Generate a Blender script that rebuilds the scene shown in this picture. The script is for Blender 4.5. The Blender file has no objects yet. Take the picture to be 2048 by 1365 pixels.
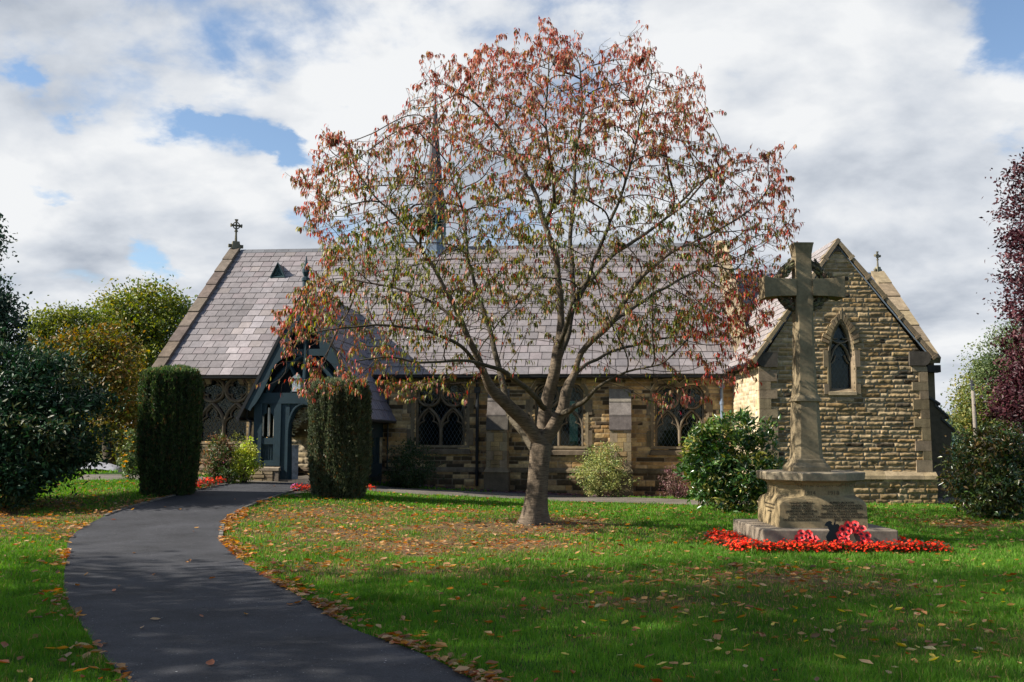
import bpy, bmesh, math, random
import numpy as np
from mathutils import Vector, Matrix
D = bpy.data
SC = bpy.context.scene
COL = SC.collection
random.seed(7)

# ---------------------------------------------------------------- camera
FPX = 1991.0            # focal length in pixels of the 2048 px wide frame (35 mm)
PITCH = math.atan(194.5 / FPX)
ROLL = 0.004
CAMH = 1.6
cam_d = D.cameras.new('camera'); cam_d.lens = 35.0; cam_d.sensor_width = 36.0
cam_d.clip_start = 0.05; cam_d.clip_end = 2000
cam = D.objects.new('camera', cam_d); COL.objects.link(cam)
RM = (Matrix.Rotation(math.pi/2 + PITCH, 3, 'X') @ Matrix.Rotation(ROLL, 3, 'Z'))
cam.matrix_world = Matrix.Translation((0, 0, CAMH)) @ RM.to_4x4()
SC.camera = cam
RMn = np.array(RM)

# ---------------------------------------------------------------- light
SUN_EL = math.radians(36)
SUN_AZ = math.radians(9)      # sun stands to the left, this much towards the camera side
sdir = Vector((-math.cos(SUN_EL)*math.cos(SUN_AZ), -math.cos(SUN_EL)*math.sin(SUN_AZ), math.sin(SUN_EL)))
sl = D.lights.new('sun', 'SUN'); sl.energy = 5.0; sl.angle = math.radians(0.55); sl.color = (1.0, 0.93, 0.82)
so = D.objects.new('sun', sl); COL.objects.link(so); so.location = (-30, -10, 30)
so.rotation_euler = sdir.to_track_quat('Z', 'Y').to_euler()

SC.view_settings.view_transform = 'Standard'
SC.view_settings.look = 'None'
SC.view_settings.exposure = 1.0
SC.view_settings.gamma = 1.0
SC.view_settings.use_curve_mapping = False
SC.cycles.max_bounces = 6
SC.cycles.diffuse_bounces = 3
SC.cycles.glossy_bounces = 2
SC.cycles.transmission_bounces = 3
SC.cycles.transparent_max_bounces = 8
SC.cycles.use_denoising = True
SC.cycles.caustics_reflective = False
SC.cycles.caustics_refractive = False

wd = D.worlds.new('World'); SC.world = wd; wd.use_nodes = True
def build_world():
    nt = wd.node_tree; nt.nodes.clear(); N = nt.nodes.new; L = nt.links.new
    out = N('ShaderNodeOutputWorld')
    sky = N('ShaderNodeTexSky'); sky.sky_type = 'NISHITA'; sky.sun_disc = False
    sky.sun_elevation = SUN_EL; sky.sun_rotation = math.atan2(sdir.x, sdir.y)
    sky.air_density = 1.0; sky.dust_density = 0.6; sky.ozone_density = 2.0
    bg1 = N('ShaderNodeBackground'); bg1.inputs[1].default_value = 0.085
    L(sky.outputs[0], bg1.inputs[0])
    tc = N('ShaderNodeTexCoord')
    sep = N('ShaderNodeSeparateXYZ'); L(tc.outputs['Generated'], sep.inputs[0])
    def M(op, a, b=None, c=None):
        n = N('ShaderNodeMath'); n.operation = op
        for i, v in enumerate((a, b, c)):
            if v is None: continue
            if isinstance(v, (int, float)): n.inputs[i].default_value = v
            else: L(v, n.inputs[i])
        return n.outputs[0]
    zz = M('ADD', M('MAXIMUM', sep.outputs['Z'], 0.0), 0.34)
    cx = M('DIVIDE', sep.outputs['X'], zz); cy = M('DIVIDE', sep.outputs['Y'], zz)
    def vec(ox, oy):
        c = N('ShaderNodeCombineXYZ'); L(M('ADD', cx, ox), c.inputs[0]); L(M('ADD', cy, oy), c.inputs[1]); c.inputs[2].default_value = 3.7; return c.outputs[0]
    def noise(vec, scale, detail, rough, dist=0.0, lac=2.0):
        n = N('ShaderNodeTexNoise'); n.inputs['Scale'].default_value = scale; n.inputs['Detail'].default_value = detail
        n.inputs['Roughness'].default_value = rough; n.inputs['Distortion'].default_value = dist
        L(vec, n.inputs['Vector']); return n
    v0 = vec(0.0, 0.0); v1 = vec(-0.10, -0.10)
    n1 = noise(v0, 2.1, 9, 0.53, 0.15); n1b = noise(v1, 2.1, 9, 0.53, 0.15)
    n2 = noise(v0, 1.2, 4, 0.5, 0.3)
    n4 = noise(v0, 7.0, 8, 0.6, 0.2)
    # openings in the cloud deck, each in its own direction of the sky
    wn = noise(v0, 3.0, 7, 0.6, 0.0); wq = N('ShaderNodeVectorMath'); wq.operation = 'SUBTRACT'; L(wn.outputs['Color'], wq.inputs[0]); wq.inputs[1].default_value = (.5, .5, .5)
    ws = N('ShaderNodeVectorMath'); ws.operation = 'SCALE'; L(wq.outputs[0], ws.inputs[0]); ws.inputs['Scale'].default_value = 0.20
    wv = N('ShaderNodeVectorMath'); wv.operation = 'ADD'; L(tc.outputs['Generated'], wv.inputs[0]); L(ws.outputs[0], wv.inputs[1])
    def gap(px, py, sx, sy, amt):
        dx = (px-1024)/FPX; dy = -(py-682.5)/FPX
        d = RM @ Vector((dx, dy, -1)); d.normalize()
        q = N('ShaderNodeVectorMath'); q.operation = 'SUBTRACT'; L(wv.outputs[0], q.inputs[0]); q.inputs[1].default_value = d
        s = N('ShaderNodeSeparateXYZ'); L(q.outputs[0], s.inputs[0])
        ex = M('POWER', M('DIVIDE', s.outputs[0], sx), 2.0); ez = M('POWER', M('DIVIDE', s.outputs[2], sy), 2.0)
        r = M('ADD', ex, ez)
        return M('MULTIPLY', M('POWER', 2.718, M('MULTIPLY', r, -1.0)), amt)
    gs = None
    for g in GAPS:
        o = gap(*g); gs = o if gs is None else M('ADD', gs, o)
    fine = M('ADD', M('MULTIPLY', n1.outputs[0], 0.95), M('MULTIPLY', n4.outputs[0], 0.35)); fine = M('SUBTRACT', fine, 0.15)
    # cloud bank over the church; unseen sky overhead and behind cleared to cut ambient light
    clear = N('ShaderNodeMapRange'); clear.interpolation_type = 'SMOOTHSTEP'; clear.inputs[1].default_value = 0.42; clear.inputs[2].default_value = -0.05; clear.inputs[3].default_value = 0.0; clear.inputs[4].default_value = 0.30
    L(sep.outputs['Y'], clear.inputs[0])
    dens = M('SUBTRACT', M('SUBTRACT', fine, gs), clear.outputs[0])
    ramp = N('ShaderNodeMapRange'); ramp.interpolation_type = 'SMOOTHSTEP'
    ramp.inputs[1].default_value = 0.27; ramp.inputs[2].default_value = 0.43
    L(dens, ramp.inputs[0])
    # cloud brightness: white tops, grey undersides
    relief = M('MULTIPLY', M('SUBTRACT', n1.outputs[0], n1b.outputs[0]), 1.25)
    shade = M('ADD', M('ADD', relief, M('MULTIPLY', n2.outputs[0], 0.75)), 0.14)
    cr = N('ShaderNodeValToRGB'); L(shade, cr.inputs[0])
    e = cr.color_ramp.elements
    e[0].position = 0.36; e[0].color = (0.46, 0.51, 0.59, 1)
    e[1].position = 0.66; e[1].color = (0.92, 0.935, 0.95, 1)
    m = cr.color_ramp.elements.new(0.51); m.color = (0.69, 0.73, 0.79, 1)
    bg2 = N('ShaderNodeBackground'); bg2.inputs[1].default_value = 0.49; L(cr.outputs[0], bg2.inputs[0])
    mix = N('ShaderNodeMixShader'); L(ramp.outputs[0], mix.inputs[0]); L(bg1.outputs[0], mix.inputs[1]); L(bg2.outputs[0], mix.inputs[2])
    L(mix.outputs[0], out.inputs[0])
GAPS = [(560, 300, 0.0467, 0.017, 0.213), (500, 272, 0.034, 0.0119, 0.164), (620, 330, 0.034, 0.0136, 0.164), (705, 240, 0.0255, 0.0102, 0.164), (420, 255, 0.0255, 0.0102, 0.115), (50, 372, 0.0425, 0.0136, 0.139), (110, 400, 0.034, 0.0119, 0.148), (5, 125, 0.017, 0.0187, 0.205), (300, 520, 0.0187, 0.0255, 0.164), (268, 540, 0.017, 0.017, 0.123), (640, 430, 0.034, 0.0255, 0.197), (480, 100, 0.017, 0.017, 0.074), (560, 60, 0.0255, 0.0255, 0.066), (190, 235, 0.0213, 0.0102, 0.131), (2045, 130, 0.051, 0.051, 0.205), (2040, 20, 0.0425, 0.0425, 0.164), (2035, 330, 0.0255, 0.0255, 0.115), (1010, 420, 0.051, 0.0255, 0.115), (940, 470, 0.0425, 0.017, 0.098)]
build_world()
SHADE = [(-13.5, 7.6, 2.5, 13, 3.7, 9000, 91, 'broad leafy tree standing nearest the path on the left'), (-19, 5.0, 5, 18, 4.6, 10000, 92, 'tallest leafy tree beyond the left side of the lawn'), (-13, 1.5, 3, 14, 4.0, 9000, 93, 'leafy tree level with the near end of the path'),
         (-24, 5.5, 4, 16, 4.0, 6000, 94, 'slender leafy tree behind the broad one on the left'), (-28, 9.5, 8, 17, 3.0, 1100, 95, 'thin crowned tree farthest along the left side of the lawn')]
# ---------------------------------------------------------------- ray helpers
def ray(px, py):
    return RM @ Vector(((px-1024)/FPX, -(py-682.5)/FPX, -1.0))
CP = Vector((0, 0, CAMH))
def P(px, py, Y):
    d = ray(px, py); return CP + d*(Y/d.y)
def sstep(a, b, x):
    t = np.clip((np.asarray(x, float)-a)/(b-a), 0, 1); return t*t*(3-2*t)
def H(x, y):
    x = np.asarray(x, float); y = np.asarray(y, float)
    h = 0.47*sstep(14, 26, y)*sstep(2.5, -8, x)
    h = h + 0.16*np.exp(-(((x-0.35)/1.7)**2+((y-18.6)/1.3)**2))          # rise round the tree
    h = h + 0.05*np.exp(-(((x-2.6)/2.0)**2+((y-11.2)/1.2)**2))
    h = h + 0.22*sstep(30, 60, y) * sstep(0, 10, -x)
    h = h + 0.015*np.sin(x*1.3+0.4)*np.sin(y*0.9)*sstep(6, 9, y)
    return h
def Hf(x, y): return float(H(x, y))
def G(px, py, off=0.0):
    d = ray(px, py); t0 = 3.0; t = t0
    while t < 300:
        p = CP + d*t
        if p.z < Hf(p.x, p.y)+off: break
        t += 0.25
    lo, hi = t-0.25, t
    for _ in range(20):
        m = (lo+hi)/2; p = CP + d*m
        if p.z < Hf(p.x, p.y)+off: hi = m
        else: lo = m
    p = CP + d*hi
    return Vector((p.x, p.y, Hf(p.x, p.y)+off))

# ---------------------------------------------------------------- noise
def vnoise(x, y, seed=0):
    rs = np.random.RandomState(seed); T = rs.rand(256, 256)
    xi = np.floor(x).astype(int); yi = np.floor(y).astype(int); fx = x-xi; fy = y-yi
    fx = fx*fx*(3-2*fx); fy = fy*fy*(3-2*fy)
    a = T[yi % 256, xi % 256]; b = T[yi % 256, (xi+1) % 256]; c = T[(yi+1) % 256, xi % 256]; d = T[(yi+1) % 256, (xi+1) % 256]
    return (a*(1-fx)+b*fx)*(1-fy)+(c*(1-fx)+d*fx)*fy
def fbm(x, y, seed=0, octs=4):
    s = 0; a = 0.5; t = 0
    for i in range(octs):
        s = s+a*vnoise(x*2**i+i*7.3, y*2**i+i*3.1, seed+i); t += a; a *= .5
    return s/t
def in_poly(x, y, poly):
    x = np.asarray(x); y = np.asarray(y); c = np.zeros(x.shape, bool); n = len(poly); j = n-1
    for i in range(n):
        xi, yi = poly[i][0], poly[i][1]; xj, yj = poly[j][0], poly[j][1]
        if yi != yj:
            c ^= ((yi > y) != (yj > y)) & (x < (xj-xi)*(y-yi)/(yj-yi)+xi)
        j = i
    return c

# ---------------------------------------------------------------- mesh builder
def link(ob, parent=None):
    COL.objects.link(ob)
    if parent is not None:
        ob.parent = parent
        if parent.type == 'EMPTY' and parent.get('_world'):
            ob.matrix_parent_inverse = Matrix.Translation(-parent.location)
    return ob
def tag(o, label=None, cat=None, group=None, kind=None):
    if label: o['label'] = label
    if cat: o['category'] = cat
    if group: o['group'] = group
    if kind: o['kind'] = kind
    return o
def thing(name, label, cat, loc=(0, 0, 0), group=None, world=True):
    o = D.objects.new(name, None); o.location = loc; o.empty_display_size = .2
    if world: o['_world'] = 1
    COL.objects.link(o); tag(o, label, cat, group); return o
def copy_thing(root, loc, rotz=0, scale=1, label=None):
    r = root.copy(); COL.objects.link(r); r.location = loc; r.rotation_euler = (0, 0, rotz); r.scale = (scale,)*3
    if label: r['label'] = label
    for ch in list(root.children):
        c = ch.copy(); COL.objects.link(c); c.parent = r
        for g in list(ch.children):
            d = g.copy(); COL.objects.link(d); d.parent = c
    return r

class MB:
    def __init__(s): s.v = []; s.f = []; s.c = []; s.n = 0; s.m = []
    def add(s, verts, faces, col=(1, 1, 1), mi=0):
        b = s.n; verts = [tuple(v) for v in verts]
        s.v += verts; s.n += len(verts)
        if len(col) == 3 and not hasattr(col[0], '__len__'): s.c += [tuple(col)]*len(verts)
        else: s.c += [tuple(c) for c in col]
        s.f += [tuple(i+b for i in f) for f in faces]; s.m += [mi]*len(faces)
        return s
    def hexa(s, p, col=(1, 1, 1), mi=0):     # 8 corners: bottom 4 ccw, top 4 ccw
        return s.add(p, [(3, 2, 1, 0), (4, 5, 6, 7), (0, 1, 5, 4), (1, 2, 6, 5), (2, 3, 7, 6), (3, 0, 4, 7)], col, mi)
    def box(s, F, a0, a1, b0, b1, c0, c1, col=(1, 1, 1), mi=0):
        return s.hexa([F(a0, b0, c0), F(a1, b0, c0), F(a1, b1, c0), F(a0, b1, c0), F(a0, b0, c1), F(a1, b0, c1), F(a1, b1, c1), F(a0, b1, c1)], col, mi)
    def prism(s, F, poly, w0, w1, col=(1, 1, 1), mi=0):   # poly in (s,z), extruded along w
        n = len(poly); A = [F(p[0], w0, p[1]) for p in poly]; B = [F(p[0], w1, p[1]) for p in poly]
        fs = [tuple(range(n)), tuple(range(2*n-1, n-1, -1))]+[(i, (i+1) % n+0, (i+1) % n+n, i+n)[::-1] for i in range(n)]
        return s.add(A+B, fs, col, mi)
    def ring(s, F, inner, outer, w0, w1, col=(1, 1, 1), closed=True, mi=0, w0i=None):
        n = len(inner); w0i = w0 if w0i is None else w0i
        V = [F(p[0], w0i, p[1]) for p in inner]+[F(p[0], w0, p[1]) for p in outer]+[F(p[0], w1, p[1]) for p in inner]+[F(p[0], w1, p[1]) for p in outer]
        fs = []
        for i in range(n if closed else n-1):
            j = (i+1) % n
            fs += [(i, j, n+j, n+i), (n+i, n+j, 3*n+j, 3*n+i), (2*n+i, 2*n+j, j, i), (3*n+i, 3*n+j, 2*n+j, 2*n+i)]
        return s.add(V, fs, col, mi)
    def bar(s, F, path, wid, w0, w1, col=(1, 1, 1), closed=False, mi=0):  # path in (s,z); moulded bar, narrow front at w0
        n = len(path); pr = [(-.5, w1), (-.5, w0*.45+w1*.55), (-.16, w0), (.16, w0), (.5, w0*.45+w1*.55), (.5, w1)]
        V = []
        for i in range(n):
            a = path[(i-1) % n] if (closed or i > 0) else path[i]; b = path[(i+1) % n] if (closed or i < n-1) else path[i]
            tx, tz = b[0]-a[0], b[1]-a[1]; l = math.hypot(tx, tz) or 1; nx, nz = -tz/l, tx/l
            for k, w in pr: V.append(F(path[i][0]+nx*k*wid, w, path[i][1]+nz*k*wid))
        m = len(pr); fs = []
        for i in range(n if closed else n-1):
            j = (i+1) % n
            for k in range(m-1): fs.append((i*m+k, i*m+k+1, j*m+k+1, j*m+k))
        return s.add(V, fs, col, mi)
    def tube(s, pts, rad, sides=6, col=(1, 1, 1), mi=0, cap=True):
        pts = [Vector(p) for p in pts]; n = len(pts)
        if not hasattr(rad, '__len__'): rad = [rad]*n
        V = []; up = None
        for i in range(n):
            t = (pts[min(i+1, n-1)]-pts[max(i-1, 0)]);
            if t.length < 1e-9: t = Vector((0, 0, 1))
            t.normalize()
            if up is None: up = t.orthogonal().normalized()
            else:
                up = up-t*up.dot(t)
                up = t.orthogonal().normalized() if up.length < 1e-6 else up.normalized()
            w = t.cross(up)
            for k in range(sides):
                a = 2*math.pi*k/sides; V.append(pts[i]+(up*math.cos(a)+w*math.sin(a))*rad[i])
        fs = [(i*sides+k, i*sides+(k+1) % sides, (i+1)*sides+(k+1) % sides, (i+1)*sides+k) for i in range(n-1) for k in range(sides)]
        if cap: fs += [tuple(range(sides-1, -1, -1)), tuple((n-1)*sides+k for k in range(sides))]
        return s.add(V, fs, col, mi)
    def loft(s, rings, col=(1, 1, 1), mi=0):
        m = len(rings[0]); V = [p for r in rings for p in r]; n = len(rings)
        fs = [(i*m+k, i*m+(k+1) % m, (i+1)*m+(k+1) % m, (i+1)*m+k) for i in range(n-1) for k in range(m)]
        fs += [tuple(range(m-1, -1, -1)), tuple((n-1)*m+k for k in range(m))]
        return s.add(V, fs, col, mi)
    def build(s, name, mat, parent=None, smooth=False, bevel=0):
        me = D.meshes.new(name); me.from_pydata(s.v, [], s.f)
        at = me.color_attributes.new('Col', 'FLOAT_COLOR', 'POINT')
        ca = np.ones((s.n, 4), np.float32); ca[:, :3] = np.array(s.c, np.float32).reshape(-1, 3)
        at.data.foreach_set('color', ca.ravel())
        mats = mat if isinstance(mat, (list, tuple)) else [mat]
        for m in mats: me.materials.append(m)
        if len(mats) > 1: me.polygons.foreach_set('material_index', s.m)
        if smooth: me.polygons.foreach_set('use_smooth', [True]*len(s.f))
        ob = D.objects.new(name, me); link(ob, parent)
        if bevel:
            b = ob.modifiers.new('bevel', 'BEVEL'); b.width = bevel; b.segments = 2; b.limit_method = 'ANGLE'; b.angle_limit = math.radians(40)
        return ob
def np_mesh(name, V, Fq, C, mat, parent=None, smooth=False):   # V (n,3), Fq (m,k) equal-sized faces, C (n,3)
    me = D.meshes.new(name); V = np.asarray(V, np.float32); Fq = np.asarray(Fq, np.int32)
    me.vertices.add(len(V)); me.vertices.foreach_set('co', V.ravel())
    m, k = Fq.shape
    me.loops.add(m*k); me.loops.foreach_set('vertex_index', Fq.ravel())
    me.polygons.add(m); me.polygons.foreach_set('loop_start', np.arange(0, m*k, k, dtype=np.int32))
    me.polygons.foreach_set('loop_total', np.full(m, k, np.int32))
    if smooth: me.polygons.foreach_set('use_smooth', np.ones(m, bool))
    me.update(calc_edges=True)
    if C is not None:
        at = me.color_attributes.new('Col', 'FLOAT_COLOR', 'POINT')
        ca = np.ones((len(V), 4), np.float32); ca[:, :3] = C; at.data.foreach_set('color', ca.ravel())
    me.materials.append(mat)
    ob = D.objects.new(name, me); link(ob, parent); return ob

# ---------------------------------------------------------------- materials
def mat(name, col=None, rough=.8, spec=.3, nscale=8, namt=.25, bscale=40, bump=0.0, bdist=.01, metal=0, noise2=None, streak=0):
    m = D.materials.new(name); m.use_nodes = True; nt = m.node_tree; nt.nodes.clear(); N = nt.nodes.new; L = nt.links.new
    out = N('ShaderNodeOutputMaterial'); b = N('ShaderNodeBsdfPrincipled'); L(b.outputs[0], out.inputs[0])
    b.inputs['Roughness'].default_value = rough; b.inputs['Specular IOR Level'].default_value = spec; b.inputs['Metallic'].default_value = metal
    tc = N('ShaderNodeTexCoord')
    if col is None:
        a = N('ShaderNodeAttribute'); a.attribute_name = 'Col'; c = a.outputs['Color']
    else:
        r = N('ShaderNodeRGB'); r.outputs[0].default_value = (*col, 1); c = r.outputs[0]
    def mult(c, scale, amt, stretch=None):
        n = N('ShaderNodeTexNoise'); n.inputs['Scale'].default_value = scale; n.inputs['Detail'].default_value = 6; n.inputs['Roughness'].default_value = .65
        if stretch:
            mp = N('ShaderNodeMapping'); mp.inputs['Scale'].default_value = stretch; L(tc.outputs['Object'], mp.inputs[0]); L(mp.outputs[0], n.inputs['Vector'])
        else: L(tc.outputs['Object'], n.inputs['Vector'])
        mr = N('ShaderNodeMapRange'); mr.inputs[1].default_value = .3; mr.inputs[2].default_value = .7; mr.inputs[3].default_value = 1-amt; mr.inputs[4].default_value = 1+amt
        L(n.outputs[0], mr.inputs[0])
        x = N('ShaderNodeMix'); x.data_type = 'RGBA'; x.blend_type = 'MULTIPLY'; x.inputs[0].default_value = 1
        L(c, x.inputs[6]); L(mr.outputs[0], x.inputs[7]); return x.outputs[2]
    if namt: c = mult(c, nscale, namt)
    if noise2: c = mult(c, noise2[0], noise2[1])
    if streak: c = mult(c, 6, streak, (1, 1, .12))
    L(c, b.inputs['Base Color'])
    if bump:
        n = N('ShaderNodeTexNoise'); n.inputs['Scale'].default_value = bscale; n.inputs['Detail'].default_value = 8; n.inputs['Roughness'].default_value = .7
        L(tc.outputs['Object'], n.inputs['Vector'])
        bp = N('ShaderNodeBump'); bp.inputs['Strength'].default_value = bump; bp.inputs['Distance'].default_value = bdist
        L(n.outputs[0], bp.inputs['Height']); L(bp.outputs[0], b.inputs['Normal'])
    return m
def leaf_mat(name, rough=.5, trans=.35, spec=.3):
    m = D.materials.new(name); m.use_nodes = True; nt = m.node_tree; nt.nodes.clear(); N = nt.nodes.new; L = nt.links.new
    out = N('ShaderNodeOutputMaterial'); b = N('ShaderNodeBsdfPrincipled'); b.inputs['Roughness'].default_value = rough; b.inputs['Specular IOR Level'].default_value = spec
    a = N('ShaderNodeAttribute'); a.attribute_name = 'Col'; L(a.outputs['Color'], b.inputs['Base Color'])
    t = N('ShaderNodeBsdfTranslucent'); hs = N('ShaderNodeHueSaturation'); hs.inputs['Saturation'].default_value = 1.25; hs.inputs['Value'].default_value = 1.5
    L(a.outputs['Color'], hs.inputs['Color']); L(hs.outputs[0], t.inputs[0])
    mx = N('ShaderNodeMixShader'); mx.inputs[0].default_value = trans; L(b.outputs[0], mx.inputs[1]); L(t.outputs[0], mx.inputs[2]); L(mx.outputs[0], out.inputs[0])
    return m
def glass_mat(name, tint=(.6, .75, .72), tr=.55):
    m = D.materials.new(name); m.use_nodes = True; nt = m.node_tree; nt.nodes.clear(); N = nt.nodes.new; L = nt.links.new
    out = N('ShaderNodeOutputMaterial'); g = N('ShaderNodeBsdfGlossy'); g.inputs['Roughness'].default_value = .03; g.inputs[0].default_value = (.7, .75, .8, 1)
    t = N('ShaderNodeBsdfTransparent'); t.inputs[0].default_value = (*[x*tr for x in tint], 1)
    fr = N('ShaderNodeFresnel'); fr.inputs[0].default_value = 1.45
    n = N('ShaderNodeTexNoise'); n.inputs['Scale'].default_value = 7; tc = N('ShaderNodeTexCoord'); L(tc.outputs['Object'], n.inputs['Vector'])
    bp = N('ShaderNodeBump'); bp.inputs['Strength'].default_value = .2; bp.inputs['Distance'].default_value = .01; L(n.outputs[0], bp.inputs['Height']); L(bp.outputs[0], g.inputs['Normal'])
    mx = N('ShaderNodeMixShader'); L(fr.outputs[0], mx.inputs[0]); L(t.outputs[0], mx.inputs[1]); L(g.outputs[0], mx.inputs[2]); L(mx.outputs[0], out.inputs[0])
    return m
M_STONE = mat('sandstone', None, .95, .15, 9, .22, 60, .5, .006)
M_ASH = mat('dressed_stone', None, .9, .2, 5, .28, 50, .45, .005, noise2=(30, .18), streak=.22)
M_SLATE = mat('slate', None, .62, .4, 3, .12, 30, .25, .004, noise2=(25, .12), streak=.15)
M_WOOD = mat('painted_wood', (.012, .032, .044), .5, .4, 4, .2, 25, .15, .003)
M_LEAD = mat('lead', (.13, .17, .22), .55, .4, 4, .2)
M_IRON = mat('black_iron', (.012, .013, .015), .45, .4, 4, .1)
M_CAME = mat('leading', (.075, .105, .125), .6, .4, 4, .1)
M_PIPE = mat('grey_pipe', (.17, .21, .28), .5, .4, 4, .1)
M_DARK = mat('dark_interior', (.03, .027, .023), .95, .1, 4, .2)
M_GLASS = glass_mat('leaded_glass')
M_MEM = mat('memorial_stone', None, .9, .2, 2.5, .22, 70, .5, .004, noise2=(24, .2), streak=.14)
M_PLAIN = mat('attribute_matte', None, .8, .2, 20, .1)
M_BARK = mat('bark', None, .9, .15, 10, .25, 30, .9, .02, noise2=(3, .25))
M_TWIG = mat('twig_bark', None, .85, .2, 14, .3)
L_CHERRY = leaf_mat('autumn_leaf', .45, .38, .35)
L_GREEN = leaf_mat('green_leaf', .5, .3, .3)
L_GLOSSY = leaf_mat('glossy_leaf', .28, .18, .5)
L_GRASS = leaf_mat('grass_blade', .6, .35, .15)
L_PETAL = leaf_mat('petal', .6, .25, .2)
# ================================================================ GROUND
def ground():
    xs = np.unique(np.concatenate([np.linspace(-300, -40, 27), np.linspace(-40, 40, 321), np.linspace(40, 300, 27)]))
    ys = np.unique(np.concatenate([np.linspace(-60, 4, 17), np.linspace(4, 44, 161), np.linspace(44, 600, 40)]))
    X, Y = np.meshgrid(xs, ys); Z = H(X, Y); V = np.stack([X, Y, Z], -1).reshape(-1, 3); n = len(xs); m = len(ys)
    i = (np.arange(m-1)[:, None]*n+np.arange(n-1)[None]).ravel()
    F = np.stack([i, i+1, i+n+1, i+n], -1)
    g = ground_tint(X.ravel(), Y.ravel())
    mg = mat('lawn_soil', None, .95, .1, 3, .25, 60, .8, .02, noise2=(40, .3))
    o = np_mesh('ground', V, F, g, mg, smooth=True); tag(o, kind='structure')
GREEN = np.array([.035, .085, .014]); SOIL = np.array([.13, .085, .045])
def dry(x, y):
    """how bare and leaf-strewn the turf is, 0..1"""
    d = 0
    for (cx, cy, rx, ry, a) in [(-3.6, 19.2, 2.0, 1.8, .75), (-2.4, 16.6, 2.2, 1.3, .85), (-.4, 14.8, 1.8, .9, .8), (3.2, 16.4, 1.5, .7, .4), (-1.2, 15.2, 2.6, 1.5, .95), (0.3, 17.6, 1.9, 1.2, 1.0), (-1.0, 20.5, 1.5, .8, .8), (-2.7, 20.5, 1.5, 1.3, .6), (2.6, 11.3, 1.7, 1.1, .75), (1.3, 9.6, 1.3, .7, .5), (3.4, 8.2, 1.5, .8, .45),
                             (-1.5, 12.3, 2.0, .8, .5), (1.3, 18.7, .9, .5, .8), (8.6, 19.2, 1.0, 1.2, .8), (-9.3, 17.5, 2.5, 3.0, .9), (-7.4, 20.0, 1.2, 1.0, .5)]:
        d = np.maximum(d, a*np.exp(-(((x-cx)/rx)**2+((y-cy)/ry)**2)**1.3))
    n = fbm(x*1.6, y*1.6, 5, 4)
    return np.clip(d*1.5*(n*1.7-.15)+np.clip(n-.62, 0, 1)*1.2, 0, 1)
def ground_tint(x, y):
    d = dry(x, y)[:, None]; n = fbm(x*3+9, y*3, 11, 3)[:, None]
    return (GREEN*.6*(1-d)+SOIL*d)*(.75+.5*n)

# ---- paths
def resample(pts, n):
    p = np.array([(a[0], a[1]) for a in pts]); d = np.r_[0, np.cumsum(np.hypot(*np.diff(p, axis=0).T))]
    t = np.linspace(0, d[-1], n); return np.stack([np.interp(t, d, p[:, 0]), np.interp(t, d, p[:, 1])], 1)
def smooth_line(p, k=3):
    for _ in range(k): p[1:-1] = (p[:-2]+2*p[1:-1]+p[2:])/4
    return p
LEFT_PX = [(330, 1480), (280, 1400), (255, 1365), (205, 1319), (171, 1268), (137, 1213), (126, 1179), (128, 1145), (134, 1124), (133, 1090), (145, 1070), (178, 1050), (219, 1030), (267, 1015), (308, 1004), (362, 990), (403, 980), (455, 971)]
RIGHT_PX = [(1180, 1500), (1050, 1420), (940, 1365), (885, 1330), (816, 1299), (700, 1265), (625, 1210), (547, 1169), (502, 1138), (468, 1112), (440, 1084), (446, 1046), (475, 1025), (513, 1008), (554, 995), (590, 983), (640, 974), (700, 968)]
def path_strip(A, B, off, name, m_, cross=8, label=None):
    n = len(A); V = []
    for i in range(n):
        for k in range(cross+1):
            t = k/cross; x = A[i][0]*(1-t)+B[i][0]*t; y = A[i][1]*(1-t)+B[i][1]*t; V.append((x, y, Hf(x, y)+off))
    F = [(i*(cross+1)+k, i*(cross+1)+k+1, (i+1)*(cross+1)+k+1, (i+1)*(cross+1)+k) for i in range(n-1) for k in range(cross)]
    o = np_mesh(name, V, F, np.ones((len(V), 3)), m_, smooth=True); tag(o, label, kind='structure'); return o
def asphalt(name, c, sp):
    m = D.materials.new(name); m.use_nodes = True; nt = m.node_tree; N = nt.nodes.new; L = nt.links.new
    b = nt.nodes['Principled BSDF']; b.inputs['Roughness'].default_value = .85; b.inputs['Specular IOR Level'].default_value = .25
    tc = N('ShaderNodeTexCoord'); v = N('ShaderNodeTexVoronoi'); v.inputs['Scale'].default_value = 110; L(tc.outputs['Object'], v.inputs['Vector'])
    cr = N('ShaderNodeValToRGB'); L(v.outputs['Color'], cr.inputs[0]); e = cr.color_ramp.elements
    e[0].position = .1; e[0].color = (*[x*.7 for x in c], 1); e[1].position = .93; e[1].color = (*[x*1.25 for x in c], 1); k = e.new(.985); k.color = (*sp, 1)
    n = N('ShaderNodeTexNoise'); n.inputs['Scale'].default_value = .9; n.inputs['Detail'].default_value = 10; n.inputs['Roughness'].default_value = .7; L(tc.outputs['Object'], n.inputs['Vector'])
    mr = N('ShaderNodeMapRange'); mr.inputs[1].default_value = .3; mr.inputs[2].default_value = .7; mr.inputs[3].default_value = .55; mr.inputs[4].default_value = 1.6; L(n.outputs[0], mr.inputs[0])
    x = N('ShaderNodeMix'); x.data_type = 'RGBA'; x.blend_type = 'MULTIPLY'; x.inputs[0].default_value = 1; L(cr.outputs[0], x.inputs[6]); L(mr.outputs[0], x.inputs[7]); L(x.outputs[2], b.inputs['Base Color'])
    bp = N('ShaderNodeBump'); bp.inputs['Strength'].default_value = .7; bp.inputs['Distance'].default_value = .006; L(v.outputs['Distance'], bp.inputs['Height']); L(bp.outputs[0], b.inputs['Normal'])
    return m
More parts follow.
